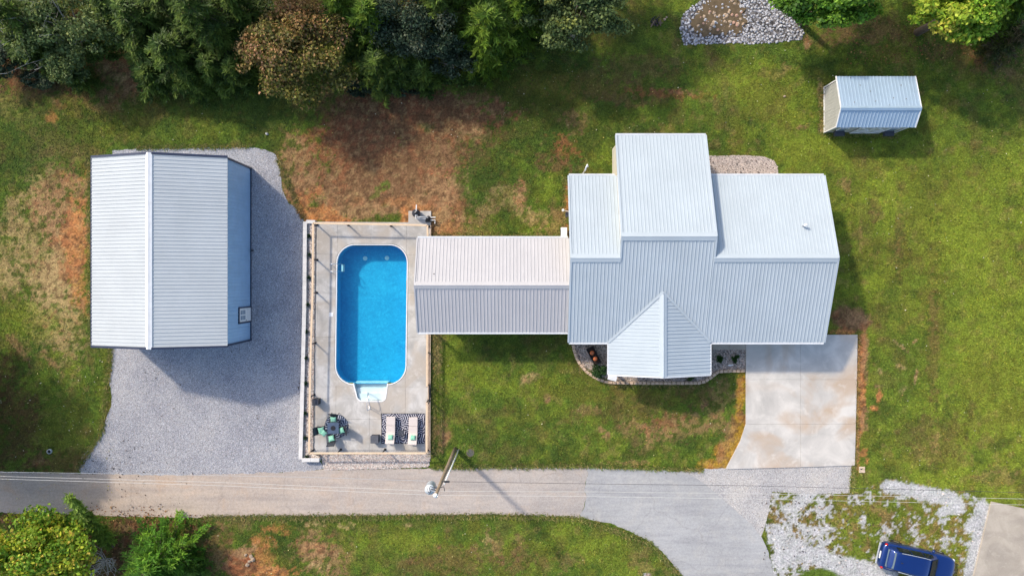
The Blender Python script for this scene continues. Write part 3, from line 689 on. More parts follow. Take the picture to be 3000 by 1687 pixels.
# ladder
q0 = P(971,774,.55); q1 = P(971,795,.55)
lad = empty('pool_ladder', P(985,785), label='steel pool ladder with two curved rails on the left pool edge', cat='pool ladder')
for y in (774, 795.5):
    a = P(970.5, y, 0); e = P(1001, y, 0)
    pts = [(a.x, a.y, ZD), (a.x, a.y, ZD+.35), (a.x+.12, a.y, ZD+.62), (a.x+.35, a.y, ZD+.68), (a.x+.55, a.y, ZD+.5), (e.x, a.y, .0), (e.x, a.y, -.75)]
    o = MB().tube(pts, .024, 8).build('rail', M_steel, lad, True)
    MB().lathe((a.x, a.y, ZD), [(.075,0),(.075,.02),(.03,.035)], 12).build('flange', M_white, o)
for z in (-.15, -.42, -.68):
    a = P(1001,774); b = P(1001,795.5); MB().box(((a.x+b.x)/2, (a.y+b.y)/2, z), (.1, abs(a.y-b.y), .03)).build('tread', M_white, lad)
# handrail at the steps
hr = empty('handrail', P(1082,1195), label='thin chrome handrail bent over the white pool steps', cat='handrail')
pts = [P(1083.5,1196,ZD), P(1083.5,1196,ZD+.6), P(1081,1199,.93), P(1077,1203,.95), P(1075,1196,.97), P(1075,1172,.95), P(1078,1150,.6), P(1078,1150,-.3)]
MB().tube([tuple(p) for p in pts], .022, 8).build('rail', M_steel, hr, True)
pts = [P(1083.5,1190,ZD), P(1083.5,1190,ZD+.55), P(1081,1180,.8), P(1080,1160,.75), P(1078,1150,.45), P(1078,1150,-.3)]
MB().tube([tuple(p) for p in pts], .022, 8).build('rail', M_steel, hr, True)
for y in (1196, 1190):
    q = P(1083.5, y); MB().lathe((q.x, q.y, ZD), [(.07,0),(.07,.02),(.03,.035)], 12).build('flange', M_white, hr)
q = P(971.5,921)
sk = empty('skimmer_lid', (q.x, q.y, ZD), label='white square skimmer lid set in the deck beside the pool', cat='skimmer lid')
MB().box((q.x, q.y, ZD+.008), (.28,.28,.016)).build('frame', M_white, sk, bevel=.01); MB().box((q.x, q.y, ZD+.019), (.22,.22,.012)).build('lid', M_pvc, sk, bevel=.01)
# ------------------------------------------------------------------ low block wall with cap stones
rw = empty('retaining_wall', P(887,1000), label='long low white capped block wall beside the gravel yard', cat='wall')
def wall_run(pts, z, w, capw):
    for i in range(len(pts)-1):
        a = P(*pts[i], z); b = P(*pts[i+1], z); d = (b-a); L = d.length; k = max(1, round(L/.62)); d.normalize()
        body = MB().beam((a.x, a.y, z/2-.05), (b.x, b.y, z/2-.05), w, z-.02)
        body.build('wall_course', M_cap, rw)
        for j in range(k):
            p = a + d*(L*j/k+.006); q = a + d*(L*(j+1)/k-.006)
            dz = random.uniform(-.006, .006)
            MB().beam((p.x, p.y, z-.03+dz), (q.x, q.y, z-.03+dz), capw, .08).build('cap_stone', M_cap, rw)
wall_run([(893.5,649),(891.5,900),(884,1200),(880,1345)], .36, .2, .26)
wall_run([(897,649.5),(923,650)], .36, .2, .24)
wall_run([(884,1347),(935,1347)], .40, .2, .26)
# ------------------------------------------------------------------ fence round the pool
ZR = 1.13
fence = empty('pool_fence', P(1085,990), label='pool fence with flat tan timber top rail and black posts', cat='fence')
def fpt(x, y): p = P(x, y, ZR); return p
corners = {'nw': (917,655), 'ne': (1252,660), 'sw': (905.5,1327), 'se': (1249.5,1327)}
runs = [((1253,698),(1252,660)), ((1252,660),(1138,657.5)), ((1138,657.5),(1010,655.5)), ((1010,655.5),(917,653.5)), ((917,653.5),(916.5,760)), ((916.5,760),(915.5,858)), ((915.5,858),(911,1008)),
        ((911,1008),(907.5,1163)), ((907.5,1163),(905.5,1327)), ((905.5,1327),(988,1327)), ((988,1327),(1120,1327)), ((1120,1327),(1249.5,1327)), ((1249.5,1327),(1250.5,1178)), ((1250.5,1132),(1251,1036)), ((1251,1036),(1251.5,968))]
mesh_w = MB()
for a, b in runs:
    pa, pb = fpt(*a), fpt(*b); d = (pb-pa).normalized()
    MB().beam(pa+d*.003, pb-d*.003, .125, .04).build('top_rail', M_pine, fence)
    lo = Vector((0,0,1))
    for z in (.16, .34, .52, .70, .88, 1.03):
        mesh_w.beam((pa.x, pa.y, ZD+z-.06), (pb.x, pb.y, ZD+z-.06), .006, .006)
    L = (pb-pa).length; k = int(L/.16)
    for j in range(1, k):
        p = pa + d*(L*j/k); mesh_w.beam((p.x, p.y, ZD+.06), (p.x, p.y, ZR-.02), .005, .005)
tag(mesh_w.build('wire_mesh', M_black, fence), kind='stuff')
for a, b in runs:
    for e in (a, b):
        pass
posts = [(917,655),(1010,655.5),(1138,657.5),(1252,660),(916.5,760),(915.5,858),(911,1008),(907.5,1163),(905.5,1327),(988,1327),(1120,1327),(1249.5,1327),(1251,1036),(1250.5,1132),(1250.5,1178)]
for x, y in posts:
    p = fpt(x, y); o = MB().box((p.x, p.y, (ZD+ZR-.02)/2), (.07,.07,ZR-.02-ZD)).build('post', M_black, fence)
    MB().box((p.x, p.y, ZD+.03), (.15,.15,.06)).build('base_plate', M_black, o, bevel=.01)
g = MB(); a = fpt(1256,1131); b = fpt(1256.5,1179)
for z in (.2, .6, 1.1): g.beam((a.x, a.y, z), (b.x, b.y, z), .04, .04)
for t in (0, .25, .5, .75, 1): p = a.lerp(b, t); g.beam((p.x, p.y, .15), (p.x, p.y, 1.15), .03, .03)
g.tube([(a.x+.06,a.y+.1,1.18),(a.x+.1,a.y-.3,1.2),(a.x+.08,a.y-.8,1.2),(b.x-.02,b.y-.08,1.16)], .03, 6)
g.build('gate', M_black, fence)
for x0 in (1255.5, 1260.5):
    a = P(x0, 972, .16); b = P(x0-.8, 1327, .16)
    MB().beam(a, b, .05, .16).build('edge_board', M_pine2, fence)
a = P(1262, 660, .12); b = P(1262, 697, .12); MB().beam(a, b, .05, .2).build('edge_board', M_pine2, fence)
# ------------------------------------------------------------------ house roofs of ribbed metal
SP = .2286
def rib_mesh(L, w, U, V, Nn, name, rib=.034):
    prof = [(0,0),(.014,rib),(.046,rib),(.060,0),(w,0)] if w > .1 else [(0,0),(w,0)]
    vs = []; fs = []
    for v in (0, L):
        for u, h in prof: vs.append(U*u + V*v + Nn*h)
    k = len(prof)
    for i in range(k-1): fs.append((i, i+1, k+i+1, k+i))
    me = bpy.data.meshes.new(name); me.from_pydata([tuple(p) for p in vs], [], fs); me.update(); return me
def slope(parent, E0, Ud, width, top, mat, pname='roof_panel', rib=.034, sp=SP, thick=.05):
    """metal panels from the eave corner E0 along Ud, rising to point 'top' (ridge point above E0)"""
    E0 = Vector(E0); Ud = Vector(Ud).normalized(); V = Vector(top)-E0; L = V.length; V.normalize()
    Nn = Ud.cross(V).normalized()
    base = wloc(parent); me = rib_mesh(L, sp, Ud, V, Nn, pname, rib); me.materials.append(mat)
    k = int(width/sp+1e-6); rest = width-k*sp
    for i in range(k + (1 if rest > .02 else 0)):
        m = me
        if i == k: m = rib_mesh(L, rest, Ud, V, Nn, pname, rib); m.materials.append(mat)
        o = bpy.data.objects.new(pname, m); COL.objects.link(o); o.parent = parent
        o.location = E0 + Ud*(i*sp) - base
    return Nn
def deck_poly(pts, t, name, mat, parent):
    """sheathing slab under the metal"""
    mb = MB(); Nn = (Vector(pts[1])-Vector(pts[0])).cross(Vector(pts[2])-Vector(pts[0])).normalized()
    a = [Vector(p)-Nn*.012 for p in pts]; b = [p-Nn*t for p in a]; n = len(pts)
    mb.add(a+b, [tuple(range(n)), tuple(range(2*n-1, n-1, -1))] + [(i, n+i, n+(i+1) % n, (i+1) % n) for i in range(n)])
    return mb.build(name, mat, parent)
def cap(parent, a, b, w, sl, mat, name='ridge_cap', lift=.055):
    """folded ridge flashing along a-b, wings w wide falling at slope sl"""
    a = Vector(a); b = Vector(b); d = (b-a).normalized(); s = d.cross(Vector((0,0,1))).normalized()
    vs = []
    for p in (a, b):
        p = p + Vector((0,0,lift))
        vs += [p - s*w - Vector((0,0,w*sl)), p - s*w*.28 + Vector((0,0,.012-w*.28*sl)), p + Vector((0,0,.03)), p + s*w*.28 + Vector((0,0,.012-w*.28*sl)), p + s*w - Vector((0,0,w*sl))]
        vs += [p - s*w - Vector((0,0,w*sl+.05)), p + s*w - Vector((0,0,w*sl+.05))]
    fs = [(0,1,8,7),(1,2,9,8),(2,3,10,9),(3,4,11,10),(5,0,7,12),(4,6,13,11),(0,5,6,4,3,2,1),(7,8,9,10,11,13,12)]
    return MB().add(vs, fs).build(name, mat, parent)
SL = .356
ZE = 2.70
house = empty('house', (12, 1.5, 0), label='L shaped white metal roofed house with front porch and left annex', cat='house')
XW, XB0, XB1, XE = 3.745, 6.87, 12.70, 20.51
YS, YR, YT, YNE, YNT = -4.06, 1.417, 2.74, 6.90, 9.55
def zs_main(y): return ZE + (y-YS)*SL
ZRm, ZRt = zs_main(YR), zs_main(YT)
ZNE = ZRm-(YNE-YR)*SL; ZNT = ZRt-(YNT-YT)*SL
roof = deck_poly([(XW,YS,ZE),(XE,YS,ZE),(XE,YR,ZRm),(XW,YR,ZRm)], .18, 'roof', M_trimw, house)
deck_poly([(XE,YNE,ZNE),(XW,YNE,ZNE),(XW,YR,ZRm),(XE,YR,ZRm)], .18, 'roof_soffit', M_trimw, house)
tall = deck_poly([(XB1,YNT,ZNT),(XB0,YNT,ZNT),(XB0,YT,ZRt),(XB1,YT,ZRt)], .18, 'gable_roof', M_trimw, house)
deck_poly([(XB0,YR-.3,zs_main(YR-.3)-.004),(XB1,YR-.3,zs_main(YR-.3)-.004),(XB1,YT,ZRt-.004),(XB0,YT,ZRt-.004)], .17, 'roof_soffit', M_trimw, house)
slope(roof, (XW,YS,ZE), (1,0,0), XB0-XW, (XW,YR,ZRm), M_roof, rib=.027)
slope(roof, (XB0,YS,ZE), (1,0,0), XB1-XB0, (XB0,YT,ZRt), M_roof, rib=.027)
slope(roof, (XB1,YS,ZE), (1,0,0), XE-XB1, (XB1,YR,ZRm), M_roof, rib=.027)
slope(roof, (XB0,YNE,ZNE), (-1,0,0), XB0-XW, (XB0,YR,ZRm), M_roof, rib=.026)
slope(roof, (XE,YNE,ZNE), (-1,0,0), XE-XB1, (XE,YR,ZRm), M_roof, rib=.024)
slope(tall, (XB1,YNT,ZNT), (-1,0,0), XB1-XB0, (XB1,YT,ZRt), M_roof, rib=.026)
cap(house, (XW-.03,YR,ZRm), (XB0-.02,YR,ZRm), .26, SL, M_roof)
cap(house, (XB1+.02,YR,ZRm), (XE+.03,YR,ZRm), .26, SL, M_roof)
cap(house, (XB0-.05,YT,ZRt), (XB1+.05,YT,ZRt), .26, SL, M_roof)
def trim(a, b, w, h, mat, par, name, dz=0): return MB().beam(Vector(a)+Vector((0,0,dz)), Vector(b)+Vector((0,0,dz)), w, h).build(name, mat, par)
for x, sgn in ((XW,-1),(XE,1)):
    trim((x+sgn*.03,YS,ZE),(x+sgn*.03,YR,ZRm),.12,.10,M_roof,house,'rake_trim',.0); trim((x+sgn*.03,YNE,ZNE),(x+sgn*.03,YR,ZRm),.12,.10,M_roof,house,'rake_trim',.0)
for x, sgn in ((XB0,-1),(XB1,1)):
    trim((x+sgn*.03,YNT,ZNT),(x+sgn*.03,YT,ZRt),.12,.11,M_roof,house,'rake_trim'); trim((x+sgn*.03,YR-.1,zs_main(YR-.1)),(x+sgn*.03,YT,ZRt),.12,.11,M_roof,house,'rake_trim')
def gutter(a, b, out, par):
    a = Vector(a); b = Vector(b); o = Vector(out)
    MB().beam(a+o*.065+Vector((0,0,-.05)), b+o*.065+Vector((0,0,-.05)), .12, .11).build('gutter', M_trimw, par, bevel=.012)
gutter((XW,YS,ZE),(6.3,YS,ZE),(0,-1,0),house); gutter((13.1,YS,ZE),(XE,YS,ZE),(0,-1,0),house)
gutter((XB0-.05,YNT,ZNT),(XB1+.05,YNT,ZNT),(0,1,0),house); gutter((XW,YNE,ZNE),(XB0-.1,YNE,ZNE),(0,1,0),house); gutter((XB1+.1,YNE,ZNE),(XE,YNE,ZNE),(0,1,0),house)
def gable_wall(x, pts, t, name, mat, par):
    mb = MB(); n = len(pts)
    vs = [(x, y, z) for y, z in pts] + [(x+t, y, z) for y, z in pts]
    mb.add(vs, [tuple(range(n)), tuple(range(2*n-1, n-1, -1))] + [(i, n+i, n+(i+1) % n, (i+1) % n) for i in range(n)])
    return mb.build(name, mat, par)
def under(y, yr, zr): return zr-abs(y-yr)*SL-.22
gable_wall(XW+.25, [(-3.7,0),(-3.7,under(-3.7,YR,ZRm)),(YR,ZRm-.22),(6.5,under(6.5,YR,ZRm)),(6.5,0)], .12, 'wall', M_cream, house)
gable_wall(XE-.40, [(-3.7,0),(-3.7,under(-3.7,YR,ZRm)),(YR,ZRm-.22),(6.5,under(6.5,YR,ZRm)),(6.5,0)], .12, 'wall', M_cream, house)
gable_wall(XB0+.12, [(-1,0),(-1,under(-1,YT,ZRt)),(YT,ZRt-.22),(9.15,under(9.15,YT,ZRt)),(9.15,0)], .12, 'wall', M_cream, house)
gable_wall(XB1-.24, [(-1,0),(-1,under(-1,YT,ZRt)),(YT,ZRt-.22),(9.15,under(9.15,YT,ZRt)),(9.15,0)], .12, 'wall', M_cream, house)
for x0, x1, y in ((XW+.3, XB0+.1, 6.44), (XB1-.2, XE-.3, 6.44), (XW+.3, XE-.3, -3.64)): MB().box(((x0+x1)/2, y, 1.25), (x1-x0, .12, 2.5)).build('wall', M_cream, house)
MB().box(((XB0+XB1)/2, 9.09, 1.25), (XB1-XB0-.5, .12, 2.5)).build('wall', M_cream, house)
MB().box((17.2, -3.72, 1.1), (4.9, .06, 2.2)).build('garage_door', M_white, house)
# porch
PX0, PX1, PXC, PYS, PYA = 6.33, 13.05, 9.69, -6.18, -.55
ZP = ZE+.01; ZPR = ZP+(PXC-PX0)*SL
pr = deck_poly([(PX0,PYA,ZP),(PX0,PYS,ZP),(PXC,PYS,ZPR),(PXC,PYA,ZPR)], .16, 'porch_roof', M_trimw, house)
deck_poly([(PX1,PYS,ZP),(PX1,PYA,ZP),(PXC,PYA,ZPR),(PXC,PYS,ZPR)], .16, 'roof_soffit', M_trimw, house)
slope(pr, (PX0,PYA,ZP), (0,-1,0), PYA-PYS, (PXC,PYA,ZPR), M_roof, rib=.024); slope(pr, (PX1,PYS,ZP), (0,1,0), PYA-PYS, (PXC,PYS,ZPR), M_roof, rib=.03)
cap(house, (PXC,-.86,ZPR), (PXC,PYS-.03,ZPR), .24, SL, M_roof)
for x in (PX0, PX1): trim((x,YS-.1,ZP),(x,PYS,ZP),.13,.11,M_trimw,house,'gutter',-.05)
trim((PX0,PYS-.02,ZP),(PXC,PYS-.02,ZPR),.08,.12,M_trimw,house,'rake_trim'); trim((PX1,PYS-.02,ZP),(PXC,PYS-.02,ZPR),.08,.12,M_trimw,house,'rake_trim')
for x in (PX0, PX1):
    a = Vector((x, YS, ZE+.05)); b = Vector((PXC, -.72, ZPR+.05)); trim(a, b, .14, .05, M_roof, house, 'valley_flashing')
for x, y in ((PX0+.3,-5.9),(PX1-.3,-5.9),(9.69-1.2,-5.9),(9.69+1.2,-5.9)): MB().box((x,y,1.28),(.16,.16,2.5)).build('porch_post', M_white, house)
MB().box((9.69,-4.95,.07),(6.1,2.2,.14)).build('porch_floor', M_nei, house)
# annex to the left
AX0, AX1, AYN, AYS = -6.22, XW+.16, 2.80, -3.40
AYC = (AYN+AYS)/2; AZE, AZR = 2.58, 3.92; ASL = (AZR-AZE)/((AYN-AYS)/2)
an = deck_poly([(AX0,AYS,AZE),(AX1,AYS,AZE),(AX1,AYC,AZR),(AX0,AYC,AZR)], .16, 'annex_roof', M_trimw, house)
deck_poly([(AX1,AYN,AZE),(AX0,AYN,AZE),(AX0,AYC,AZR),(AX1,AYC,AZR)], .16, 'roof_soffit', M_trimw, house)
slope(an, (AX0,AYS,AZE), (1,0,0), AX1-AX0-.15, (AX0,AYC,AZR), M_roofw, rib=.026); slope(an, (AX1-.15,AYN,AZE), (-1,0,0), AX1-AX0-.15, (AX1-.15,AYC,AZR), M_roofw, rib=.026)
cap(house, (AX0-.03,AYC,AZR), (XW-.06,AYC,AZR), .22, ASL, M_roofw)
trim((AX0-.02,AYS,AZE),(AX0-.02,AYC,AZR),.09,.10,M_roofw,house,'rake_trim'); trim((AX0-.02,AYN,AZE),(AX0-.02,AYC,AZR),.09,.10,M_roofw,house,'rake_trim')
gutter((AX0,AYS,AZE),(XW-.05,AYS,AZE),(0,-1,0),house); gutter((AX0,AYN,AZE),(XW-.05,AYN,AZE),(0,1,0),house)
MB().box((-.6, -2.95, 1.2), (8.4,.12,2.4)).build('wall', M_cream, house); MB().box((-.6, 2.36, 1.2), (8.4,.12,2.4)).build('wall', M_cream, house)
gable_wall(-4.8, [(-2.9,0),(-2.9,2.45),(AYC,AZR-.2),(2.3,2.45),(2.3,0)], .12, 'wall', M_cream, house)
for y in (AYS+.3, AYC, AYN-.3): MB().box((-5.95,y,1.25),(.14,.14,2.5)).build('porch_post', M_white, house)
# bits on the roofs and walls
q = P(1273,803,3.4); v = MB().cyl((q.x,q.y,2.9),(q.x,q.y,3.62),.05,None,10); v.lathe((q.x,q.y,3.28),[(.16,0),(.09,.06),(.06,.1)],12); v.build('vent_pipe', M_black, house)
q = P(2352,662,3.9); v = MB().cyl((q.x,q.y,3.3),(q.x,q.y,4.15),.06,None,10); v.box((q.x,q.y,3.62),(.34,.34,.05)); v.build('vent_pipe', M_galv, house)
MB().cyl((q.x,q.y,4.15),(q.x+.14,q.y+.06,4.3),.085,None,10).build('vent_cap', M_white, house)
q = P(1703,508,0); v = MB().tube([(q.x,q.y-.2,.2),(q.x,q.y-.2,2.6),(q.x+.03,q.y-.05,2.78),(q.x+.12,q.y+.12,2.8),(q.x+.16,q.y+.02,2.66)], .05, 8); v.build('vent_pipe', M_pvc, house)
q = P(1662,629,1.0); MB().box((q.x-.02,q.y,1.1),(.22,.34,.5)).build('meter_box', M_dark, house, bevel=.02)
wl = MB().ell(P(1650,616,1.6),.10,.10,.10,10,6); a = P(1650,616,1.6); wl.beam(a,(XW+.2,a.y-.1,1.5),.03,.03); wl.build('lamp', M_white, house)
# ------------------------------------------------------------------ big garage
GX0, GX1, GXC, GYS, GYN = -26.82, -18.15, -22.485, -4.15, 7.84
GZE, GZR = 4.05, 5.34; GSL = (GZR-GZE)/((GX1-GX0)/2)
gar = empty('garage', (GXC, 1.8, 0), label='large white metal garage with navy gable trim standing on gravel', cat='garage')
rf = deck_poly([(GX0,GYN,GZE),(GX0,GYS,GZE),(GXC,GYS,GZR),(GXC,GYN,GZR)], .16, 'roof', M_trimw, gar)
deck_poly([(GX1,GYS,GZE),(GX1,GYN,GZE),(GXC,GYN,GZR),(GXC,GYS,GZR)], .16, 'roof_soffit', M_trimw, gar)
slope(rf, (GX0,GYN,GZE), (0,-1,0), GYN-GYS, (GXC,GYN,GZR), M_roofg, rib=.03); slope(rf, (GX1,GYS,GZE), (0,1,0), GYN-GYS, (GXC,GYS,GZR), M_roofg, rib=.027)
cap(gar, (GXC,GYN+.08,GZR), (GXC,GYS-.1,GZR), .2, GSL, M_white)
for y, s in ((GYN,1),(GYS,-1)):
    for x in (GX0, GX1): trim((x,y+s*.05,GZE-.03),(GXC,y+s*.05,GZR-.03),.13,.17,M_trimd,gar,'rake_trim')
MB().beam((GX0-.03,GYN,GZE-.04),(GX0-.03,GYS,GZE-.04),.06,.12).build('eave_trim', M_trimd, gar)
for y in (GYN-.03, GYS+.03):
    vs = [(GX0+.05,0),(GX1-.1,0),(GX1-.1,GZE-.12),(GXC,GZR-.2),(GX0+.05,GZE-.12)]
    mb = MB(); t = -.1 if y > 0 else .1
    mb.add([(x,y,z) for x,z in vs]+[(x,y+t,z) for x,z in vs], [tuple(range(5)), (9,8,7,6,5)]+[(i,5+i,5+(i+1)%5,(i+1)%5) for i in range(5)]); mb.build('wall', M_side, gar)
MB().box((GX0+.06,1.84,2),(.1,GYN-GYS-.3,3.9)).build('wall', M_side, gar)
MB().box((GX1-.14,1.84,2),(.1,GYN-GYS-.3,3.9)).build('wall', M_side, gar)
# ribbed siding sheets on the side towards the pool
nsh = 13; wsh = (GYN-GYS-.12)/nsh; base = wloc(gar)
prof = []
for i in range(4):
    u = i*wsh/4; prof += [(u,0),(u+.012,.024),(u+.04,.024),(u+.052,0)]
prof.append((wsh-.006,0))
vs = []; kk = len(prof)
for z in (0.05, GZE-.1): vs += [(h, u, z) for u, h in prof]
me = bpy.data.meshes.new('siding_panel'); me.from_pydata(vs, [], [(i, i+1, kk+i+1, kk+i) for i in range(kk-1)]); me.materials.append(M_side)
for i in range(nsh):
    o = bpy.data.objects.new('siding_panel', me); COL.objects.link(o); o.parent = gar
    o.location = Vector((GX1-.075, GYS+.06+i*wsh, 0))-base
trim((GX1-.02,GYS+.03,0),(GX1-.02,GYS+.03,GZE-.1),.07,.12,M_trimd,gar,'corner_trim'); trim((GX1-.02,GYN-.03,0),(GX1-.02,GYN-.03,GZE-.1),.07,.12,M_trimd,gar,'corner_trim')
trim((GX1-.03,GYS+.1,.06),(GX1-.03,GYN-.1,.06),.03,.1,M_trimd,gar,'base_trim')
# walk door with panes
yd0, yd1 = P(0,943).y, P(0,896).y; xd = GX1-.045
for y in (yd0+.05, yd1-.05): trim((xd,y,0),(xd,y,2.13),.1,.09,M_trimd,gar,'door_frame')
trim((xd,yd0,2.13),(xd,yd1,2.13),.09,.11,M_trimd,gar,'door_frame')
dr = MB().box((xd,(yd0+yd1)/2,1.04),(.05,yd1-yd0-.2,2.05)).build('door', M_white, gar)
for i in range(2):
    for j in range(3):
        MB().box((xd+.028,(yd0+yd1)/2+(i-.5)*.36,1.2+j*.29),(.012,.28,.22)).build('pane', plain('door_glass',(.25,.32,.40),.1,.1,3) if (i,j)==(0,0) else MATS['door_glass'], dr)
    MB().box((xd+.03,(yd0+yd1)/2+(i-.5)*.36,.52),(.012,.28,.62)).build('door_panel', M_white, dr)
MB().ell((xd+.06,yd0+.2,.98),.035,.035,.035,8,5).build('door_handle', M_steel, dr)
q = P(742,735); yh = empty('yard_hydrant', (q.x,q.y,0), label='small black water tap standing against the garage side', cat='tap')
MB().cyl((0,0,0),(0,0,.42),.035,None,8).build('standpipe', M_black, yh, world=False); MB().tube([(0,0,.40),(.10,.02,.44),(.15,.03,.34)],.03,6).build('spout', M_black, yh, world=False); MB().beam((-.02,-.10,.46),(.02,.12,.47),.03,.02).build('handle', M_black, yh, world=False)
q = P(533,1007,4.6); MB().ell((q.x,q.y,4.62),.06,.06,.03,8,4).build('roof_fastener', M_black, gar)
# ------------------------------------------------------------------ shed
SX0, SX1, SYS, SYN, SYC = 21.66, 26.92, 10.22, 13.63, 11.33
SZE, SZR = 2.0, 2.68
shed = empty('shed', ((SX0+SX1)/2, 11.9, 0), label='small shed with shiny blue ribbed roof on the back lawn', cat='shed')
sr = deck_poly([(SX0,SYS,SZE),(SX1,SYS,SZE),(SX1,SYC,SZR),(SX0,SYC,SZR)], .07, 'roof', M_shedwall, shed)
deck_poly([(SX1,SYN,SZE),(SX0,SYN,SZE),(SX0,SYC,SZR),(SX1,SYC,SZR)], .07, 'roof_soffit', M_shedwall, shed)
slope(sr, (SX0,SYS,SZE), (1,0,0), SX1-SX0, (SX0,SYC,SZR), M_roofs, rib=.03); slope(sr, (SX1,SYN,SZE), (-1,0,0), SX1-SX0, (SX1,SYC,SZR), M_roofs, rib=.03)
cap(shed, (SX0-.03,SYC,SZR), (SX1+.03,SYC,SZR), .14, .45, M_roofs)
for x in (SX0-.02, SX1+.02):
    trim((x,SYS,SZE),(x,SYC,SZR),.06,.08,M_white,shed,'rake_trim'); trim((x,SYN,SZE),(x,SYC,SZR),.06,.08,M_white,shed,'rake_trim')
WX0, WX1, WYS, WYN = 21.74, 26.62, 10.30, 13.42
# walls: boards side by side on the end that faces the house
nb = 14; bw = (WYN-WYS)/nb
bme = {}
for i in range(nb):
    y0 = WYS+i*bw; y1 = y0+bw-.012
    def top(y): return (SZE+(y-SYS)*(SZR-SZE)/(SYC-SYS) if y < SYC else SZR-(y-SYC)*(SZR-SZE)/(SYN-SYC))-.09
    MB().add([(WX0,y0,.04),(WX0,y1,.04),(WX0,y1,top(y1)),(WX0,y0,top(y0)),(WX0+.05,y0,.04),(WX0+.05,y1,.04),(WX0+.05,y1,top(y1)),(WX0+.05,y0,top(y0))],
             [(3,2,1,0),(4,5,6,7),(0,1,5,4),(1,2,6,5),(2,3,7,6),(3,0,4,7)]).build('wall_board', M_shedwall, shed)
MB().box(((WX0+WX1)/2,WYS+.04,.99),(WX1-WX0,.06,1.9)).build('wall', M_shedwall, shed); MB().box(((WX0+WX1)/2,WYN-.04,.99),(WX1-WX0,.06,1.9)).build('wall', M_shedwall, shed)
MB().box((WX1-.03,(WYS+WYN)/2,.99),(.06,WYN-WYS,1.9)).build('wall', M_shedwall, shed)
for y in (WYS, WYN): trim((WX0-.015,y,0),(WX0-.015,y,1.9),.07,.07,M_white,shed,'corner_trim')
trim((WX0-.02,WYS,.06),(WX0-.02,WYN,.06),.05,.1,M_white,shed,'base_trim')
trim((WX1+.015,WYS,0),(WX1+.015,WYS,1.9),.07,.07,M_white,shed,'corner_trim')
for xx in (2466, 2612):
    p = P(xx, 383, 1.1); f = MB().box((p.x,WYS-.03,1.25),(.62,.06,.72)).build('window', M_white, shed)
    MB().box((p.x,WYS-.065,1.25),(.5,.02,.6)).build('pane', MATS['door_glass'], f)
    b = MB().box((p.x,WYS-.22,.72),(.66,.34,.26)).build('flower_box', M_dark, shed, bevel=.01)
for k in range(2):
    x0 = P(2500+k*46,0).x*.985; d = MB().box((x0+.5,WYS-.02,.95),(.98,.05,1.75)).build('door', M_shedwall, shed)
    m = MB()
    for z in (.12,.95,1.78): m.box((x0+.5,WYS-.06,z),(.96,.03,.08))
    m.beam((x0+.06,WYS-.06,.16),(x0+.94,WYS-.06,.9),.03,.08,(0,1,0)); m.beam((x0+.06,WYS-.06,1.74),(x0+.94,WYS-.06,1.0),.03,.08,(0,1,0))
    for xx in (.04,.96): m.box((x0+xx,WYS-.06,.95),(.08,.03,1.7))
    m.build('brace', M_white, d)
pts_ = [(2492,228),(2550,268),(2503,300),(2565,297),(2618,287),(2655,290),(2605,308),(2537,314),(2520,250),(2640,250)]
vs = []; fs = []
for i, (x, y) in enumerate(pts_):
    Yw = -(y-YN)*(H-2.3)/F; zz = SZR-(Yw-SYC)*(SZR-SZE)/(SYN-SYC)+.05; p_ = P(x, y, zz); a_ = i*1.7
    for k in range(4): vs.append((p_.x+.055*math.cos(a_+k*1.57)*(1 if k % 2 else .6), p_.y+.055*math.sin(a_+k*1.57)*(1 if k % 2 else .6), zz+.01*(k % 2)))
    fs.append(tuple(range(i*4,i*4+4)))
tag(MB().add(vs, fs).build('dead_leaves', M_bark), 'dark dead leaves lying on the shed roof', 'leaves', kind='stuff')
# ------------------------------------------------------------------ deck furniture
def chair_proto(label):
    """metal arm chair, front towards +y"""
    r = empty('patio_chair', (0,0,0), label=label, cat='chair', group='patio chairs round the table')
    MB().box((0,.02,.42),(.50,.48,.045)).build('seat', M_dark, r, world=False, bevel=.015)
    MB().add([(-.25,-.22,.44),(.25,-.22,.44),(.25,-.40,.92),(-.25,-.40,.92),(-.25,-.25,.44),(.25,-.25,.44),(.25,-.43,.92),(-.25,-.43,.92)],
             [(0,1,2,3),(7,6,5,4),(0,4,5,1),(1,5,6,2),(2,6,7,3),(3,7,4,0)]).build('backrest', M_dark, r, world=False)
    for s in (-1,1):
        MB().tube([(s*.27,.25,0),(s*.27,.24,.62),(s*.27,.20,.65),(s*.27,-.33,.66)], .018, 6).build('armrest', M_black, r, world=False)
        MB().tube([(s*.25,-.34,0),(s*.25,-.24,.42),(s*.26,-.43,.96)], .018, 6).build('leg', M_black, r, world=False)
    MB().tube([(-.26,-.43,.95),(.26,-.43,.95)], .02, 6).build('top_bar', M_black, r, world=False)
    return r
def pillow(label, loc, rz, rx=0.0, size=.40):
    r = empty('throw_pillow', loc, rz, label, 'pillow', 'green throw pillows')
    vs = []; fs = []; n = 8
    for t in (1,-1):
        for i in range(n+1):
            for j in range(n+1):
                u = i/n*2-1; v = j/n*2-1; e = (1-u**4)*(1-v**4)
                sx = 1-.10*(1-v*v)*abs(u)**3; sy = 1-.10*(1-u*u)*abs(v)**3
                vs.append((u*size/2*sx, v*size/2*sy, t*.075*e**.6))
    m = (n+1)**2
    for b, t in ((0,1),(m,-1)):
        for i in range(n):
            for j in range(n):
                q = (b+i*(n+1)+j, b+(i+1)*(n+1)+j, b+(i+1)*(n+1)+j+1, b+i*(n+1)+j+1); fs.append(q if t > 0 else q[::-1])
    o = MB().add(vs, fs).build('cover', M_mint, r, True, world=False); o.rotation_euler = (rx,0,0); return r
tc = P(987,1247)
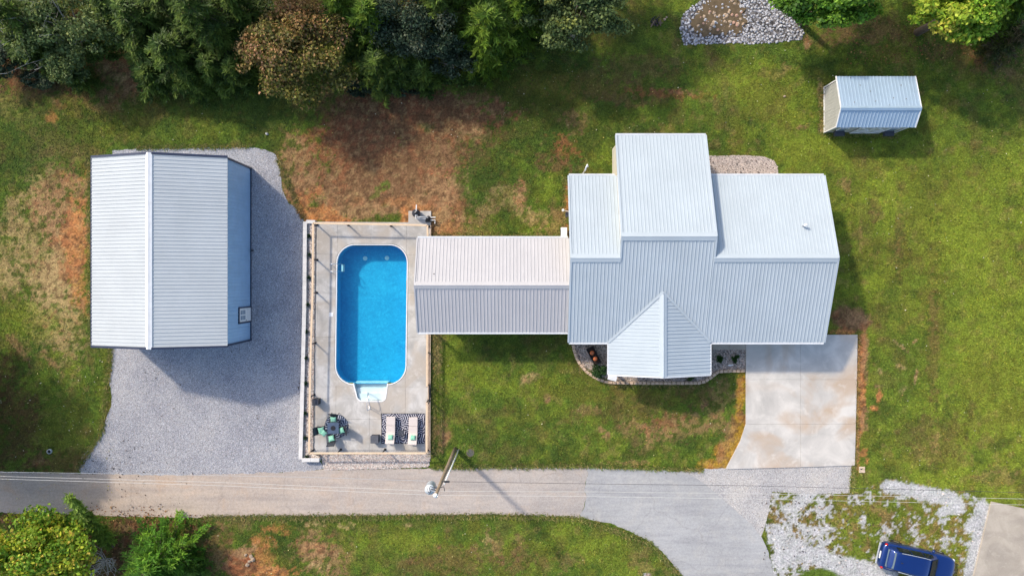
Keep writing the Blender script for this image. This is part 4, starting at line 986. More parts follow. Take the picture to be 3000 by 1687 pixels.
rr = empty('round_rug', (tc.x,tc.y,ZD), label='round navy leaf print rug under the patio table', cat='rug')
pts = [(.80*math.cos(a), .80*math.sin(a)) for a in np.linspace(0, 2*math.pi, 48, endpoint=False)]
MB().prism(pts, .003, .012).build('pile', M_rug2, rr, world=False); 
bd = MB(); ring(bd, pts, [(x*1.04,y*1.04) for x,y in pts], .002, .016); bd.build('border', M_dark, rr, world=False)
tb = empty('patio_table', (tc.x-.05,tc.y+.02,ZD), 0.03, 'square dark blue patio table with round centre plate', 'table')
MB().box((0,0,.70),(.78,.78,.03)).build('tabletop', plain('table_top',(.075,.105,.16),.3,.2,5), tb, world=False, bevel=.012)
MB().lathe((0,0,.716),[(.17,0),(.17,.012),(.03,.014)],18).build('centre_plate', M_black, tb, world=False)
for x in (-1,1):
    for y in (-1,1): MB().box((x*.34,y*.34,.345),(.045,.045,.69)).build('leg', M_black, tb, world=False)
ch = [((984,1222),math.pi,'patio chair on the pool side of the table with its back to the pool',0),((948,1254),-math.pi/2+.12,'patio chair nearest the left fence, tilted away from the table',1),
      ((978,1278),.06,'patio chair nearest the lane, south of the table',2),((1008,1254),math.pi/2,'patio chair on the right of the table towards the loungers',3)]
proto = chair_proto(ch[0][2])
ppl = ['green leaf pillow on the chair with its back to the pool','green leaf pillow on the chair nearest the left fence','green leaf pillow on the chair nearest the lane','green leaf pillow on the chair at the right of the table']
for (x, y), rz, lab, i in ch:
    o = proto if i == 0 else copy_tree(proto)
    p = P(x, y); o.location = (p.x, p.y, ZD); o.rotation_euler = (0,0,rz); o['label'] = lab
    f = Vector((-math.sin(rz), math.cos(rz), 0))
    pillow(ppl[i], (p.x+f.x*.02, p.y+f.y*.02, ZD+.57), rz+.12*i, -.35, .42)
p = P(957,1262); pillow('green pillow leaning on the table edge by the left chair', (p.x,p.y,ZD+.62), .8, .2, .38)
# black cube and grey bin
q = P(932.5,1172.5)
bx = empty('storage_cube', (q.x,q.y,ZD), 0.02, 'black cube shaped box against the left fence', 'storage box')
MB().box((0,0,.31),(.40,.40,.62)).build('body', M_black, bx, world=False, bevel=.012); MB().box((0,0,.645),(.43,.43,.05)).build('lid', M_dark, bx, world=False, bevel=.012)
q = P(1102,1281)
bx = empty('deck_box', (q.x,q.y,ZD), 0, 'charcoal deck box left of the loungers', 'deck box')
MB().box((0,0,.24),(.52,.50,.48)).build('body', M_dark, bx, world=False, bevel=.02); MB().box((0,0,.50),(.56,.54,.045)).build('lid', M_pad, bx, world=False, bevel=.02)
for s in (-1,1): MB().box((s*.287,0,.33),(.02,.16,.04)).build('handle', M_black, bx, world=False)
# rug, loungers
a = P(1118,1209.5); b = P(1246,1298)
rg = empty('rug', ((a.x+b.x)/2,(a.y+b.y)/2,ZD), label='rectangular dark rug with white palm leaf print', cat='rug')
w, h = b.x-a.x, a.y-b.y
MB().box((0,0,.007),(w-.08,h-.08,.010)).build('pile', M_rug, rg, world=False)
bd = MB(); ring(bd, [(-w/2+.04,-h/2+.04),(w/2-.04,-h/2+.04),(w/2-.04,h/2-.04),(-w/2+.04,h/2-.04)], [(-w/2,-h/2),(w/2,-h/2),(w/2,h/2),(-w/2,h/2)], .002, .015); bd.build('border', M_black, rg, world=False)
def lounger(label):
    r = empty('sun_lounger', (0,0,0), label=label, cat='sun lounger', group='cream sun loungers on the rug')
    f = MB()
    for s in (-1,1): f.box((s*.29,.0,.26),(.04,1.86,.05))
    for y in (-.9,-.2,.9): f.box((0,y,.26),(.58,.04,.04))
    f.build('frame', M_dark, r, world=False)
    for x in (-.28,.28):
        for y in (-.75,.8): MB().box((x,y,.12),(.045,.045,.24)).build('leg', M_dark, r, world=False)
    MB().box((0,.63,.34),(.62,.62,.10)).build('cushion', M_cush, r, world=False, bevel=.03); MB().box((0,.06,.34),(.62,.50,.10)).build('cushion', M_cush, r, world=False, bevel=.03)
    o = MB().box((0,0,0),(.62,.84,.10)).build('back_cushion', M_cush, r, world=False, bevel=.03); o.location = (0,-.50,.51); o.rotation_euler = (R(-26),0,0)
    o2 = MB().box((0,0,0),(.58,.82,.04)).build('backrest', M_dark, r, world=False); o2.location = (0,-.52,.44); o2.rotation_euler = (R(-26),0,0)
    return r
lp = lounger('cream sun lounger on the left half of the leaf rug')
p = P(1148,1255.5); lp.location = (p.x,p.y,ZD+.012); lp.rotation_euler = (0,0,R(-1))
l2 = copy_tree(lp); p2 = P(1213,1257.5); l2.location = (p2.x,p2.y,ZD+.012); l2['label'] = 'cream sun lounger on the right half of the rug, near the right fence'
pillow('green pillow on the left lounger', (p.x+.02,p.y-.42,ZD+.62), R(-2), -.45, .36); pillow('green pillow on the right lounger', (p2.x+.02,p2.y-.40,ZD+.62), R(-2), -.45, .36)
q = P(1178.5,1264)
st = empty('side_table', (q.x,q.y,ZD+.012), label='small dark slatted side table between the loungers', cat='side table')
for i in range(5): MB().box((0,-.16+i*.08,.40),(.42,.066,.022)).build('slat', M_dark, st, world=False)
for x in (-.18,.18):
    for y in (-.16,.16): MB().box((x,y,.195),(.035,.035,.385)).build('leg', M_black, st, world=False)
for y in (-.16,.16): MB().box((0,y,.37),(.36,.03,.03)).build('apron', M_black, st, world=False)
# ------------------------------------------------------------------ pool pump on its pad
q = P(1230,637)
pad = empty('pump_pad', (q.x,q.y,0), label='concrete pad carrying the pool filter behind the fence', cat='concrete pad', kind='structure')
a = P(1197,618.5); b = P(1263.5,652); MB().box(((a.x+b.x)/2,(a.y+b.y)/2,.03),(b.x-a.x,a.y-b.y,.12)).build('slab', M_deck, pad, bevel=.015)
q = P(1222,627)
flt = empty('sand_filter', (q.x,q.y,.09), label='dark round sand filter tank with white pipes on the pump pad', cat='pool filter')
MB().lathe((0,0,0),[(.22,0),(.25,.08),(.28,.2),(.28,.5),(.22,.66),(.10,.74),(.08,.76)],20).build('tank', M_dark, flt, True, world=False)
MB().lathe((0,0,.76),[(.13,0),(.13,.10),(.09,.14),(.09,.2),(.05,.22)],14).build('valve', M_black, flt, True, world=False); MB().tube([(-.03,0,.97),(.08,.03,1.0)],.018,6).build('valve_handle', M_white, flt, world=False)
zb = .09
def wp(x, y, z): v = P(x, y, z+.0); return (v.x,v.y,v.z)
MB().tube([wp(1219,621,.92),wp(1219.5,612,.92),wp(1220,600,.9)],.035,8).build('pipe', M_pvc, flt)
MB().tube([wp(1217.5,627,.9),wp(1217.2,639.5,.9),wp(1247,641.5,.55)],.035,8).build('pipe', M_pvc, flt)
MB().tube([wp(1221.5,628,.9),wp(1221.5,635,.88),wp(1237,635.8,.8),wp(1253,637.5,.55)],.03,8).build('pipe', M_pvc, flt)
MB().tube([wp(1262,637,.42),wp(1276,636.8,.42)],.035,8).build('pipe', M_pvc, flt); MB().tube([wp(1261,645,.38),wp(1275,645,.38),wp(1274,654,.3),wp(1274,655,.0)],.035,8).build('pipe', M_pvc, flt)
q = P(1255,642,.3)
pm = empty('pool_pump', (q.x,q.y,.09), label='black pool pump beside the filter tank', cat='pump')
MB().lathe((0.02,.06,0),[(.11,0),(.13,.06),(.13,.34),(.15,.36),(.15,.40),(.05,.43)],14).build('strainer', M_black, pm, True, world=False); MB().cyl((-.12,-.08,.16),(.16,-.08,.16),.11,None,14).build('motor', M_black, pm, True, world=False)
MB().cyl((-.20,-.08,.18),(-.12,-.08,.18),.13,None,14).build('impeller_housing', M_dark, pm, True, world=False); MB().box((0,-.06,.02),(.42,.24,.04)).build('foot', M_black, pm, world=False)
q = P(1650,682)
ac = empty('heat_pump', (q.x,q.y,0), label='white boxed unit on the ground beside the annex', cat='heat pump')
MB().box((0,0,.42),(.42,.62,.80)).build('body', M_white, ac, world=False, bevel=.02); MB().box((0,0,.83),(.38,.58,.02)).build('top_panel', M_pvc, ac, world=False); MB().lathe((-.215,0,.42),[(.02,0)],3) ; MB().box((-.215,0,.45),(.012,.5,.5)).build('grille', M_dark, ac, world=False)
for y in (-.24,.24): MB().box((0,y,.01),(.42,.06,.04)).build('foot', M_dark, ac, world=False)
# ------------------------------------------------------------------ utility pole and lines
pb = P(1334,1314); pt = P(1277,1448,9.9)
pole = empty('utility_pole', pb, label='leaning wooden utility pole with transformer and white conduit', cat='utility pole')
d = pt-pb
def pz(t): return pb + d*t
MB().tube([pz(-.0), pz(.3), pz(.7), pz(1)], [.14,.13,.11,.09], 10).build('shaft', M_pole, pole, True)
off = Vector((.24,-.05,0))
MB().tube([tuple(pz(0)+off), tuple(pz(.35)+off*.95), tuple(pz(.80)+off*.85)], .052, 8).build('conduit', M_pvc, pole, True)
for t in (.03,.3,.52,.75): m = pz(t); MB().beam(m, m+off*.9, .05, .05).build('bracket', M_galv, pole)
tp = P(1261,1428,8.6)
MB().lathe((tp.x,tp.y,tp.z-.5),[(.24,0),(.27,.05),(.27,.80),(.29,.82),(.29,.86),(.10,.95)],16).build('transformer', plain('transformer_paint',(.52,.57,.62),.4,.1,5), pole, True)
for a in (0.4, 2.4, 4.0): MB().lathe((tp.x+.12*math.cos(a),tp.y+.12*math.sin(a),tp.z+.40),[(.045,0),(.06,.05),(.035,.09),(.06,.13),(.03,.22)],8).build('bushing', M_galv, pole)
m = pz(.85); MB().beam(m, (tp.x+.2,tp.y,tp.z), .08, .12).build('mount', M_galv, pole)
m = pz(1.0); MB().lathe((m.x,m.y,m.z),[(.03,0),(.03,.1),(.12,.12),(.14,.18),(.08,.26),(.03,.28)],10).build('insulator', M_white, pole, True)
for t, sx in ((.93,-.35),(.88,.3)): m = pz(t); MB().tube([tuple(m),(m.x+sx,m.y+.1,m.z+.1),(m.x+sx*1.2,m.y-.12,m.z+.25)], .025, 6).build('jumper', M_wired, pole)
m = pz(.90); MB().tube([tuple(m),(tp.x+.1,tp.y+.35,tp.z+.9),(tp.x,tp.y+.1,tp.z+.62)], .02, 6).build('jumper', M_wired, pole)
m = pz(.95); MB().beam(m, m+Vector((-.5,.12,0)), .05, .06).build('fuse_arm', M_galv, pole); MB().cyl(m+Vector((-.5,.12,-.2)), m+Vector((-.42,.12,.25)), .035, None, 8).build('fuse', M_white, pole)
m = P(1309,1410,8.0); MB().tube([(m.x-.3,m.y,8.0),(m.x-.12,m.y,8.0)],.03,6).build('clamp', M_wired, pole); 
for k in range(3): MB().lathe((m.x-.1+k*.1,m.y,7.95),[(.05,0),(.07,.04),(.07,.08),(.05,.12)],8).build('spool', M_wired, pole)
def wire(label, pts, r, mat):
    ps = [P(*q) for q in pts]
    # gentle sag between the fixed points
    out = []
    for i in range(len(ps)-1):
        for t in np.linspace(0, 1, 9)[:-1]: out.append(tuple(ps[i].lerp(ps[i+1], t)))
    out.append(tuple(ps[-1])); o = MB().tube(out, r, 5).build('power_line', mat); tag(o, label, 'power line', 'power lines along the lane')
wire('lowest on screen of the pale power lines left of the pole', [(1275,1450,9.95),(640,1421.5,9.8),(0,1402,9.75),(-900,1380,9.9)], .0085, M_wire)
wire('middle pale power line left of the pole', [(1262,1438,9.2),(640,1412,9.05),(0,1394.5,9.0),(-900,1376,9.2)], .0085, M_wire)
wire('upper service line left of the pole, dark near the transformer', [(1246,1408,8.0),(900,1397,7.9),(430,1388,7.85),(0,1382,7.9),(-900,1372,8.0)], .008, M_galv)
wire('upper dark cable running right from the pole', [(1300,1410,8.0),(1700,1416,7.85),(2200,1422,7.8),(3000,1442,7.9),(3900,1467,8.1)], .011, M_wired)
wire('middle pale power line right of the pole', [(1262,1438,9.2),(1700,1439.5,9.05),(2200,1445,9.0),(3000,1460.5,9.05),(3900,1482,9.2)], .008, M_wire)
wire('lowest on screen of the pale lines right of the pole', [(1279,1450,9.95),(1700,1453,9.8),(2200,1460.5,9.75),(3000,1478,9.8),(3900,1500,9.9)], .008, M_wire)
# ------------------------------------------------------------------ parked car (front towards +x in its own space)
M_blue = plain('blue_car_paint', (.004,.030,.165), .28, .05, 1.0, metal=.35, coat=.8)
M_glass = plain('dark_car_glass', (.010,.018,.018), .12, .1, 2, spec=.25)
M_tyre = plain('tyre_rubber', (.02,.02,.02), .9, .2, 6)
M_red = plain('tail_lens', (.45,.01,.01), .2, .1, 3)
M_lens = plain('head_lens', (.7,.72,.75), .15, .05, 3)
car = empty('parked_car', P(2668,1634), R(-12.9), 'dark blue sport utility car parked on patchy gravel', 'car')
def loft(stations, closed=True):
    """stations: lists of (x,y,z) half sections from the sill up to the centre line, mirrored here"""
    mb = MB(); full = []
    for s in stations:
        r = list(s) + [(x,-y,z) for x,y,z in reversed(s) if y > 1e-4]
        full.append(r)
    n = len(full[0]); vs = [p for r in full for p in r]; fs = []
    for i in range(len(full)-1):
        for j in range(n-1): fs.append((i*n+j, i*n+j+1, (i+1)*n+j+1, (i+1)*n+j))
        fs.append((i*n+n-1, i*n, (i+1)*n, (i+1)*n+n-1))
    fs.append(tuple(range(n-1,-1,-1))); fs.append(tuple((len(full)-1)*n+j for j in range(n)))
    return mb.add(vs, fs)
lw = [(-2.63,.52,.56,.84),(-2.58,.74,.44,.94),(-2.46,.88,.34,1.01),(-2.20,.95,.28,1.06),(-1.4,.975,.26,1.05),(-.4,.98,.26,1.03),(.6,.98,.26,1.02),(1.25,.97,.26,1.02),(1.75,.95,.27,.99),(2.15,.90,.29,.94),(2.42,.78,.34,.87),(2.55,.58,.42,.79),(2.61,.34,.50,.72)]
st_ = []
for x, w, z0, z1 in lw: st_.append([(x,w*.88,z0),(x,w*.99,z0+.16),(x,w,z0+(z1-z0)*.55),(x,w*.965,z1-.07),(x,w*.86,z1),(x,w*.45,z1+.035),(x,0,z1+.045)])
loft(st_).build('body', M_blue, car, True, world=False, sub=2)
# cabin: belt line and roof line per station
cb = [(-2.40,.74,1.05,.70,1.08),(-2.18,.80,1.04,.60,1.50),(-1.85,.83,1.03,.60,1.66),(-1.0,.85,1.02,.63,1.73),(-.2,.86,1.01,.64,1.73),(.35,.86,1.01,.60,1.64),(.85,.85,1.01,.60,1.30),(1.20,.80,1.02,.70,1.04)]
st_ = []
for x, wb, zb_, wr, zr in cb: st_.append([(x,wb,zb_-.06),(x,wb*.99,zb_),(x,wr+.035,zr-.06),(x,wr*.93,zr),(x,wr*.5,zr+.02),(x,0,zr+.025)])
loft(st_).build('roof', M_blue, car, True, world=False, sub=2)
def side(x, f, s, o=.012):
    """point on the cabin side at x, f from belt (0) to roof edge (1)"""
    for i in range(len(cb)-1):
        if cb[i][0] <= x <= cb[i+1][0]:
            t = (x-cb[i][0])/(cb[i+1][0]-cb[i][0]); a = [cb[i][k]*(1-t)+cb[i+1][k]*t for k in range(5)]
            y = a[1]*.99*(1-f)+(a[3]+.035)*f; z = a[2]*(1-f)+(a[4]-.06)*f
            return (x, s*(y+o), z+o*.4)
for s in (-1,1):
    for x0, x1 in ((-1.85,-1.02),(-.95,-.12),(-.05,.72)):
        mb = MB(); k = 5; vs = []
        for i in range(k+1):
            x = x0+(x1-x0)*i/k
            vs += [side(x,.10,s), side(x,.5,s,.022), side(x,.92 if x < .3 else .82,s)]
        fs = []
        for i in range(k):
            for j in range(2): fs.append((i*3+j,(i+1)*3+j,(i+1)*3+j+1,i*3+j+1))
        mb.add(vs, fs).build('side_window', M_glass, car, True, world=False)
    MB().tube([(-1.75,s*.63,1.715),(-1.0,s*.665,1.775),(-.2,s*.67,1.775),(.25,s*.63,1.70)], .022, 6).build('roof_rail', M_galv, car, world=False)
    m = MB().ell((.72,s*1.06,1.07),.11,.12,.08,10,6).build('mirror', M_blue, car, True, world=False)
    MB().ell((-2.43,s*.79,.93),.10,.10,.11,10,6).build('taillight', M_red, car, True, world=False)
    MB().ell((2.36,s*.70,.77),.14,.12,.06,10,6).build('headlight', M_lens, car, True, world=False)
    for x in (-1.45,1.55):
        w = MB().lathe((0,0,-.11),[(.20,0),(.33,.0),(.36,.04),(.36,.18),(.33,.22),(.20,.22)],20).build('wheel', M_tyre, car, world=False)
        w.location = (x,s*.88,.36); w.rotation_euler = (math.pi/2,0,0)
        MB().lathe((0,0,-.112),[(.2,0),(.19,.03),(.05,.02),(.05,.2),(.19,.2),(.2,.224)],12).build('rim', M_steel, w, world=False)
def band(pts, name, mat):
    n = len(pts)//2
    MB().add(pts, [(i,i+1,n+i+1,n+i) for i in range(n-1)]).build(name, mat, car, True, world=False)
yy = [-1,-.5,0,.5,1]
band([(.42+.0*abs(y),y*.56,1.635+.02*(1-y*y)) for y in yy]+[(1.12,y*.68,1.135+.03*(1-y*y)) for y in yy], 'windshield', plain('windshield_glass',(.004,.012,.010),.2,.1,2,spec=.1))
band([(-2.03,y*.54,1.605+.02*(1-y*y)) for y in yy]+[(-2.37,y*.60,1.16+.02*(1-y*y)) for y in yy], 'rear_window', plain('rear_glass',(.10,.14,.17),.12,.1,3,spec=.4))
MB().tube([(1.15,-.55,1.14),(.98,-.05,1.27)], .012, 5).build('wiper', M_black, car, world=False); MB().tube([(1.15,.05,1.14),(.98,.5,1.27)], .012, 5).build('wiper', M_black, car, world=False)
MB().box((-2.635,0,.80),(.02,.50,.13)).build('licence_plate', M_white, car, world=False); MB().box((-2.60,0,.5),(.12,1.5,.13)).build('bumper', M_galv, car, world=False, bevel=.04)
MB().ell((-1.62,0,1.735),.09,.03,.05,8,5).build('antenna', M_black, car, True, world=False)
# ------------------------------------------------------------------ flower bed: edging, trough, pumpkins, bushes
edge_px = [(1677,1003),(1682,1026),(1688,1046),(1697,1063),(1709,1078),(1722,1091),(1738,1102),(1755,1111),(1773,1117),(1795,1120),(1840,1121),(1900,1121.5),(1960,1121.5),(2010,1121.5),(2045,1121),(2062,1117),(2080,1106),(2104,1087.5),(2140,1086),(2183,1085.5)]
ed = empty('garden_edging', P(1900,1121), label='curved row of tan edging blocks around the flower bed', cat='edging')
bms = []
for k in range(3):
    bm_ = bmesh.new(); bmesh.ops.create_cube(bm_, size=1)
    for v in bm_.verts: v.co = Vector((v.co.x*(.252+.012*k)*(1 if v.co.y < 0 else .88), v.co.y*.19, v.co.z*.17)) + Vector((random.uniform(-.008,.008),random.uniform(-.008,.008),random.uniform(-.006,.006)))
    bmesh.ops.bevel(bm_, geom=list(bm_.edges), offset=.012, segments=1, affect='EDGES')
    me = bpy.data.meshes.new('block'); bm_.to_mesh(me); bm_.free(); me.materials.append(M_block); bms.append(me)
pts = [P(x,y) for x,y in edge_px]; acc = 0.0; step = .295; base = wloc(ed)
for i in range(len(pts)-1):
    a, b = pts[i], pts[i+1]; L = (b-a).length; dd = (b-a)/L
    while acc < L:
        o = bpy.data.objects.new('block', random.choice(bms)); COL.objects.link(o); o.parent = ed
        o.location = a+dd*acc+Vector((0,0,.075+random.uniform(-.008,.008)))-base; o.rotation_euler = (random.uniform(-.03,.03),random.uniform(-.03,.03),math.atan2(dd.y,dd.x)+random.uniform(-.04,.04)); acc += step
    acc -= L
q = P(1738,1040)
tr = empty('trough', (q.x,q.y,0), R(-63), 'black rectangular trough standing in the flower bed', 'planter')
for y in (-.25,.25): MB().box((0,y,.2),(1.22,.035,.36)).build('side_panel', M_black, tr, world=False)
for x in (-.60,.60): MB().box((x,0,.2),(.035,.53,.36)).build('end_panel', M_black, tr, world=False)
MB().box((0,0,.26),(1.17,.47,.04)).build('soil', plain('potting_soil',(.035,.025,.02),.95,.4,9), tr, world=False)
for (x,y), lab in (((1732.5,1031.5),'orange pumpkin in the trough, the one nearer the house eave'),((1742,1049),'orange pumpkin in the trough, the one nearer the round bush')):
    p = P(x,y); pk = empty('pumpkin', (p.x,p.y,.28), label=lab, cat='pumpkin', group='pumpkins in the black trough')
    vs = []; fs = []; n, m = 24, 9
    for i in range(m):
        a = -math.pi/2+math.pi*i/(m-1)
        for j in range(n):
            b = 2*math.pi*j/n; r = .155*(math.cos(a)**.8 if math.cos(a) > 1e-6 else .02)*(1+.07*abs(math.cos(4*b))-.05); vs.append((r*math.cos(b),r*math.sin(b),.12+.115*math.sin(a)-(.03 if i == m-1 else 0)))
    for i in range(m-1):
        for j in range(n): fs.append((i*n+j,i*n+(j+1)%n,(i+1)*n+(j+1)%n,(i+1)*n+j))
    MB().add(vs, fs).build('rind', M_pump, pk, True, world=False); MB().tube([(0,0,.20),(.005,0,.26),(.03,.01,.29)], [.022,.016,.014], 6).build('stem', M_barkgrey, pk, world=False)
a = P(1793.5,1106,.9)
wb = empty('downspout_shield', (a.x,a.y,0), R(-14), 'white slanted panel at the left front corner of the porch', 'panel')
o = MB().box((0,0,0),(.60,.36,.04)).build('panel', M_white, wb, world=False, bevel=.01); o.location = (0,0,1.0); o.rotation_euler = (R(12),0,0)
for x in (-.24,.24): MB().box((x,.0,.49),(.05,.05,.96)).build('leg', M_white, wb, world=False)
# ------------------------------------------------------------------ foliage builders
def leaf_cloud(centers, radii, n, size, pal, up=.35, elong=1.6, alt=None, pal2=None):
    """n diamond leaves spread through ellipsoid clumps"""
    centers = np.asarray(centers); radii = np.asarray(radii); k = len(centers)
    wts = radii.prod(1)**.8; ci = rng.choice(k, n, p=wts/wts.sum())
    d = rng.normal(size=(n,3)); d /= np.linalg.norm(d,axis=1)[:,None]
    r = rng.random(n)**.55*np.where(rng.random(n) < .10, rng.uniform(1.0,1.5,n), 1.0)
    pos = centers[ci] + d*r[:,None]*radii[ci]
    nr = d*.6 + rng.normal(size=(n,3))*.55 + np.array((0,0,up)); nr /= np.linalg.norm(nr,axis=1)[:,None]
    t = np.cross(nr, rng.normal(size=(n,3))); t /= np.linalg.norm(t,axis=1)[:,None]; b = np.cross(nr,t)
    s = size*rng.uniform(.45,1.5,n)[:,None]
    V = np.stack([pos-t*s*elong*.5, pos+b*s*.5+nr*s*.08, pos+t*s*elong*.5, pos-b*s*.5+nr*s*.08],1).reshape(-1,3)
    Fq = np.arange(n*4).reshape(n,4)
    pc_ = np.array([p[0] for p in pal]); pw = np.array([p[1] for p in pal], float); pw /= pw.sum()
    tone = rng.choice(len(pal), k, p=pw); own = rng.choice(len(pal), n, p=pw)
    ch_ = np.where(rng.random(n) < .62, tone[ci], own)
    base_c = pc_[ch_]
    if pal2 is not None:
        p2 = np.array([p[0] for p in pal2]); w2 = np.array([p[1] for p in pal2], float); w2 /= w2.sum()
        use = rng.random(n) < np.asarray(alt)[ci]; base_c = np.where(use[:,None], p2[rng.choice(len(pal2), n, p=w2)], base_c)
    c = base_c*rng.uniform(.6,1.45,n)[:,None]
    return V, Fq, np.repeat(c,4,axis=0)
def limbs(base, tips, r0, name, mat, parent, n=6):
    mb = MB(); base = Vector(base)
    for t in tips:
        t = Vector(t); mid = base.lerp(t,.5)+Vector((random.uniform(-.2,.2),random.uniform(-.2,.2),random.uniform(0,.3)))
        mb.tube([base, mid, t], [r0,r0*.55,r0*.12], n)
    return mb.build(name, mat, parent, True)
def broadleaf(label, px, py, rx, ry, zc, rz, n, size, pal, name='broadleaf_tree', nclump=34, bark=None, cat='tree', trunk=True, clump=.36, group='trees round the yard', pal2=None):
    c = P(px, py, zc); k_ = (H-zc)/F; ax, ay = rx*k_, ry*k_
    root = empty(name, (c.x, c.y, 0), label=label, cat=cat, group=group)
    cs = []; rs = []
    for i in range(nclump):
        d = np.random.default_rng(int(abs(px)*7+abs(py)*13+i)).normal(size=3); d /= np.linalg.norm(d)
        r = (.25+.62*((i+.5)/nclump)**.5)*random.uniform(.85,1.12)
        if d[2] < -.3: d[2] *= .5
        cs.append((c.x+d[0]*ax*r*1.05, c.y+d[1]*ay*r*1.05, zc+d[2]*rz*r)); q = clump*random.uniform(.45,1.15); rs.append((ax*q,ay*q,rz*q*.8))
    alt = [min(1, max(0, .5+.9*((q[0]-c.x)/ax*.5-(q[1]-c.y)/ay*.8))) for q in cs]
    V, Fq, C = leaf_cloud(cs, rs, n, size, pal, alt=alt, pal2=pal2)
    V[:,2] = np.maximum(V[:,2], .12)
    V = V-np.array((c.x,c.y,0)); np_mesh('crown', V, Fq, M_leaf, root, C)
    if trunk:
        tb_ = MB().tube([(c.x,c.y,0),(c.x+.1,c.y-.05,zc*.5),(c.x,c.y,zc*.9)], [.06*zc,.045*zc,.02*zc], 9).build('trunk', bark or M_bark, root, True)
        limbs((c.x,c.y,zc*.55), [cs[i] for i in range(0,nclump,3)], .05*rz/1.5, 'limb', bark or M_bark, root)
    return root
def conifer(label, px, py, rpx, h, zc, pal, name='cedar_tree', nb=90, spray=9, size=.30, group='trees round the yard', lean=(0,0), slim=1.0):
    """whorls of boughs carrying fans of needles; seen from above they read as stars"""
    c = P(px, py, zc); r_ = rpx*(H-zc)/F
    root = empty(name, (c.x, c.y, 0), label=label, cat='tree', group=group)
    g = np.random.default_rng(int(abs(px)*3+abs(py)*11+rpx))
    vs = []; cols = []; tips = MB()
    pc_ = np.array([p[0] for p in pal]); pw = np.array([p[1] for p in pal], float); pw /= pw.sum()
    for i in range(nb):
        t = (i+.5)/nb; z0 = h*(.10+.88*t); L = r_*((1-t)**.75*.95+.06)*g.uniform(.7,1.12)
        a = i*2.399+g.normal()*.2; dr = np.array((math.cos(a), math.sin(a), 0))
        ax0 = np.array((lean[0]*z0/h, lean[1]*z0/h, z0))
        tip = ax0+dr*L+np.array((0,0,L*g.uniform(-.12,.28)))
        tips.tube([ax0, (ax0+tip)/2+np.array((0,0,.06*L)), tip], [.028,.018,.006], 4, False)
        bc = pc_[g.choice(len(pal), p=pw)]*g.uniform(.75,1.3)
        ns = max(3, int(spray*L/r_+2))
        for s in range(ns):
            f = .22+.78*(s+g.random())/ns; o = ax0+(tip-ax0)*min(f,1.0)
            fan = 9
            for q in range(fan):
                aa = a+g.normal()*.85; e = g.uniform(-.25,.75); dv = np.array((math.cos(aa)*math.cos(e), math.sin(aa)*math.cos(e), math.sin(e)))
                sl = size*g.uniform(.6,1.4); sd = np.cross(dv, (0,0,1.0)); sd /= np.linalg.norm(sd)+1e-6; w = sl*.13
                oo = o+g.normal(size=3)*.08
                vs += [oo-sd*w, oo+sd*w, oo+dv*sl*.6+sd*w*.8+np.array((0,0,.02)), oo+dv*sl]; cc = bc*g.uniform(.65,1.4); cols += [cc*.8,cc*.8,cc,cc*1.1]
    V = np.array(vs); V[:,2] = np.maximum(V[:,2], .06)
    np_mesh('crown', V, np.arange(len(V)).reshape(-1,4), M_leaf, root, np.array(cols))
    tips.build('bough', M_bark, root, True, world=False)
    MB().tube([(0,0,0),(lean[0]*.5,lean[1]*.5,h*.5),(lean[0],lean[1],h*.98)], [.03*h,.018*h,.01], 8).build('trunk', M_bark, root, True, world=False)
    return root
M_twig = plain('pale_twig', (.46,.44,.40), .9, .25, 6)
def twiggy(label, px, py, rpx, h, nbr, mat, name='bare_shrub', cat='shrub', group=None, up=.8):
    c = P(px,py,0); root = empty(name, c, label=label, cat=cat, group=group); r_ = M(rpx)
    g = random.Random(int(px+py)); mb = MB()
    for i in range(nbr):
        a = g.uniform(0,6.28); e = g.uniform(.3,1.0); p = Vector((0,0,.02)); d = Vector((math.cos(a)*e,math.sin(a)*e,up*g.uniform(.5,1.1)))
        line = [p]
        for s in range(4):
            q = line[-1]+Vector((d.x*r_/4,d.y*r_/4,d.z*h/4))+Vector((g.uniform(-.1,.1),g.uniform(-.1,.1),0))*r_; line.append(q)
            if s > 0:
                b = q+Vector((g.uniform(-.4,.4)*r_,g.uniform(-.4,.4)*r_,g.uniform(.0,.3)*h)); mb.tube([q,(q+b)/2+Vector((0,0,.04)),b],[.014,.009,.003],4,False)
                b2 = b+Vector((g.uniform(-.2,.2)*r_,g.uniform(-.2,.2)*r_,g.uniform(-.05,.2)*h)); mb.tube([b,b2],[.005,.002],3,False)
        mb.tube(line,[.03,.024,.018,.012,.004],5,False)
    mb.build('branches', mat, root, True, world=False); return root
# ------------------------------------------------------------------ trees and shrubs
CED = [((.095,.155,.026),3),((.14,.205,.034),3),((.055,.10,.02),2)]
BRI = [((.140,.230,.022),3),((.185,.270,.030),2),((.08,.15,.018),2)]
DKB = [((.050,.085,.045),3),((.08,.115,.06),2),((.03,.05,.025),2),((.13,.15,.09),1)]
GRG = [((.130,.185,.060),3),((.17,.22,.07),3),((.075,.115,.035),2),((.27,.30,.07),1)]
AUT = [((.40,.235,.10),3),((.36,.25,.085),3),((.20,.18,.05),3),((.12,.11,.03),2),((.50,.28,.15),1)]
AUG = [((.24,.21,.045),3),((.15,.16,.03),4),((.09,.095,.028),3),((.32,.21,.075),1)]
GRN = [((.11,.25,.025),3),((.17,.32,.03),3),((.06,.14,.018),2)]
YEL = [((.32,.46,.04),3),((.42,.50,.05),2),((.20,.36,.03),3),((.50,.46,.07),1)]
YE2 = [((.28,.40,.03),3),((.44,.46,.04),3),((.16,.29,.025),3),((.58,.44,.07),1.5)]
broadleaf('thin grey green tree with pale bare branches in the top left corner', 195, 70, 190, 130, 3.4, 1.9, 13000, .105, GRG, nclump=60, bark=M_barkgrey, clump=.22)
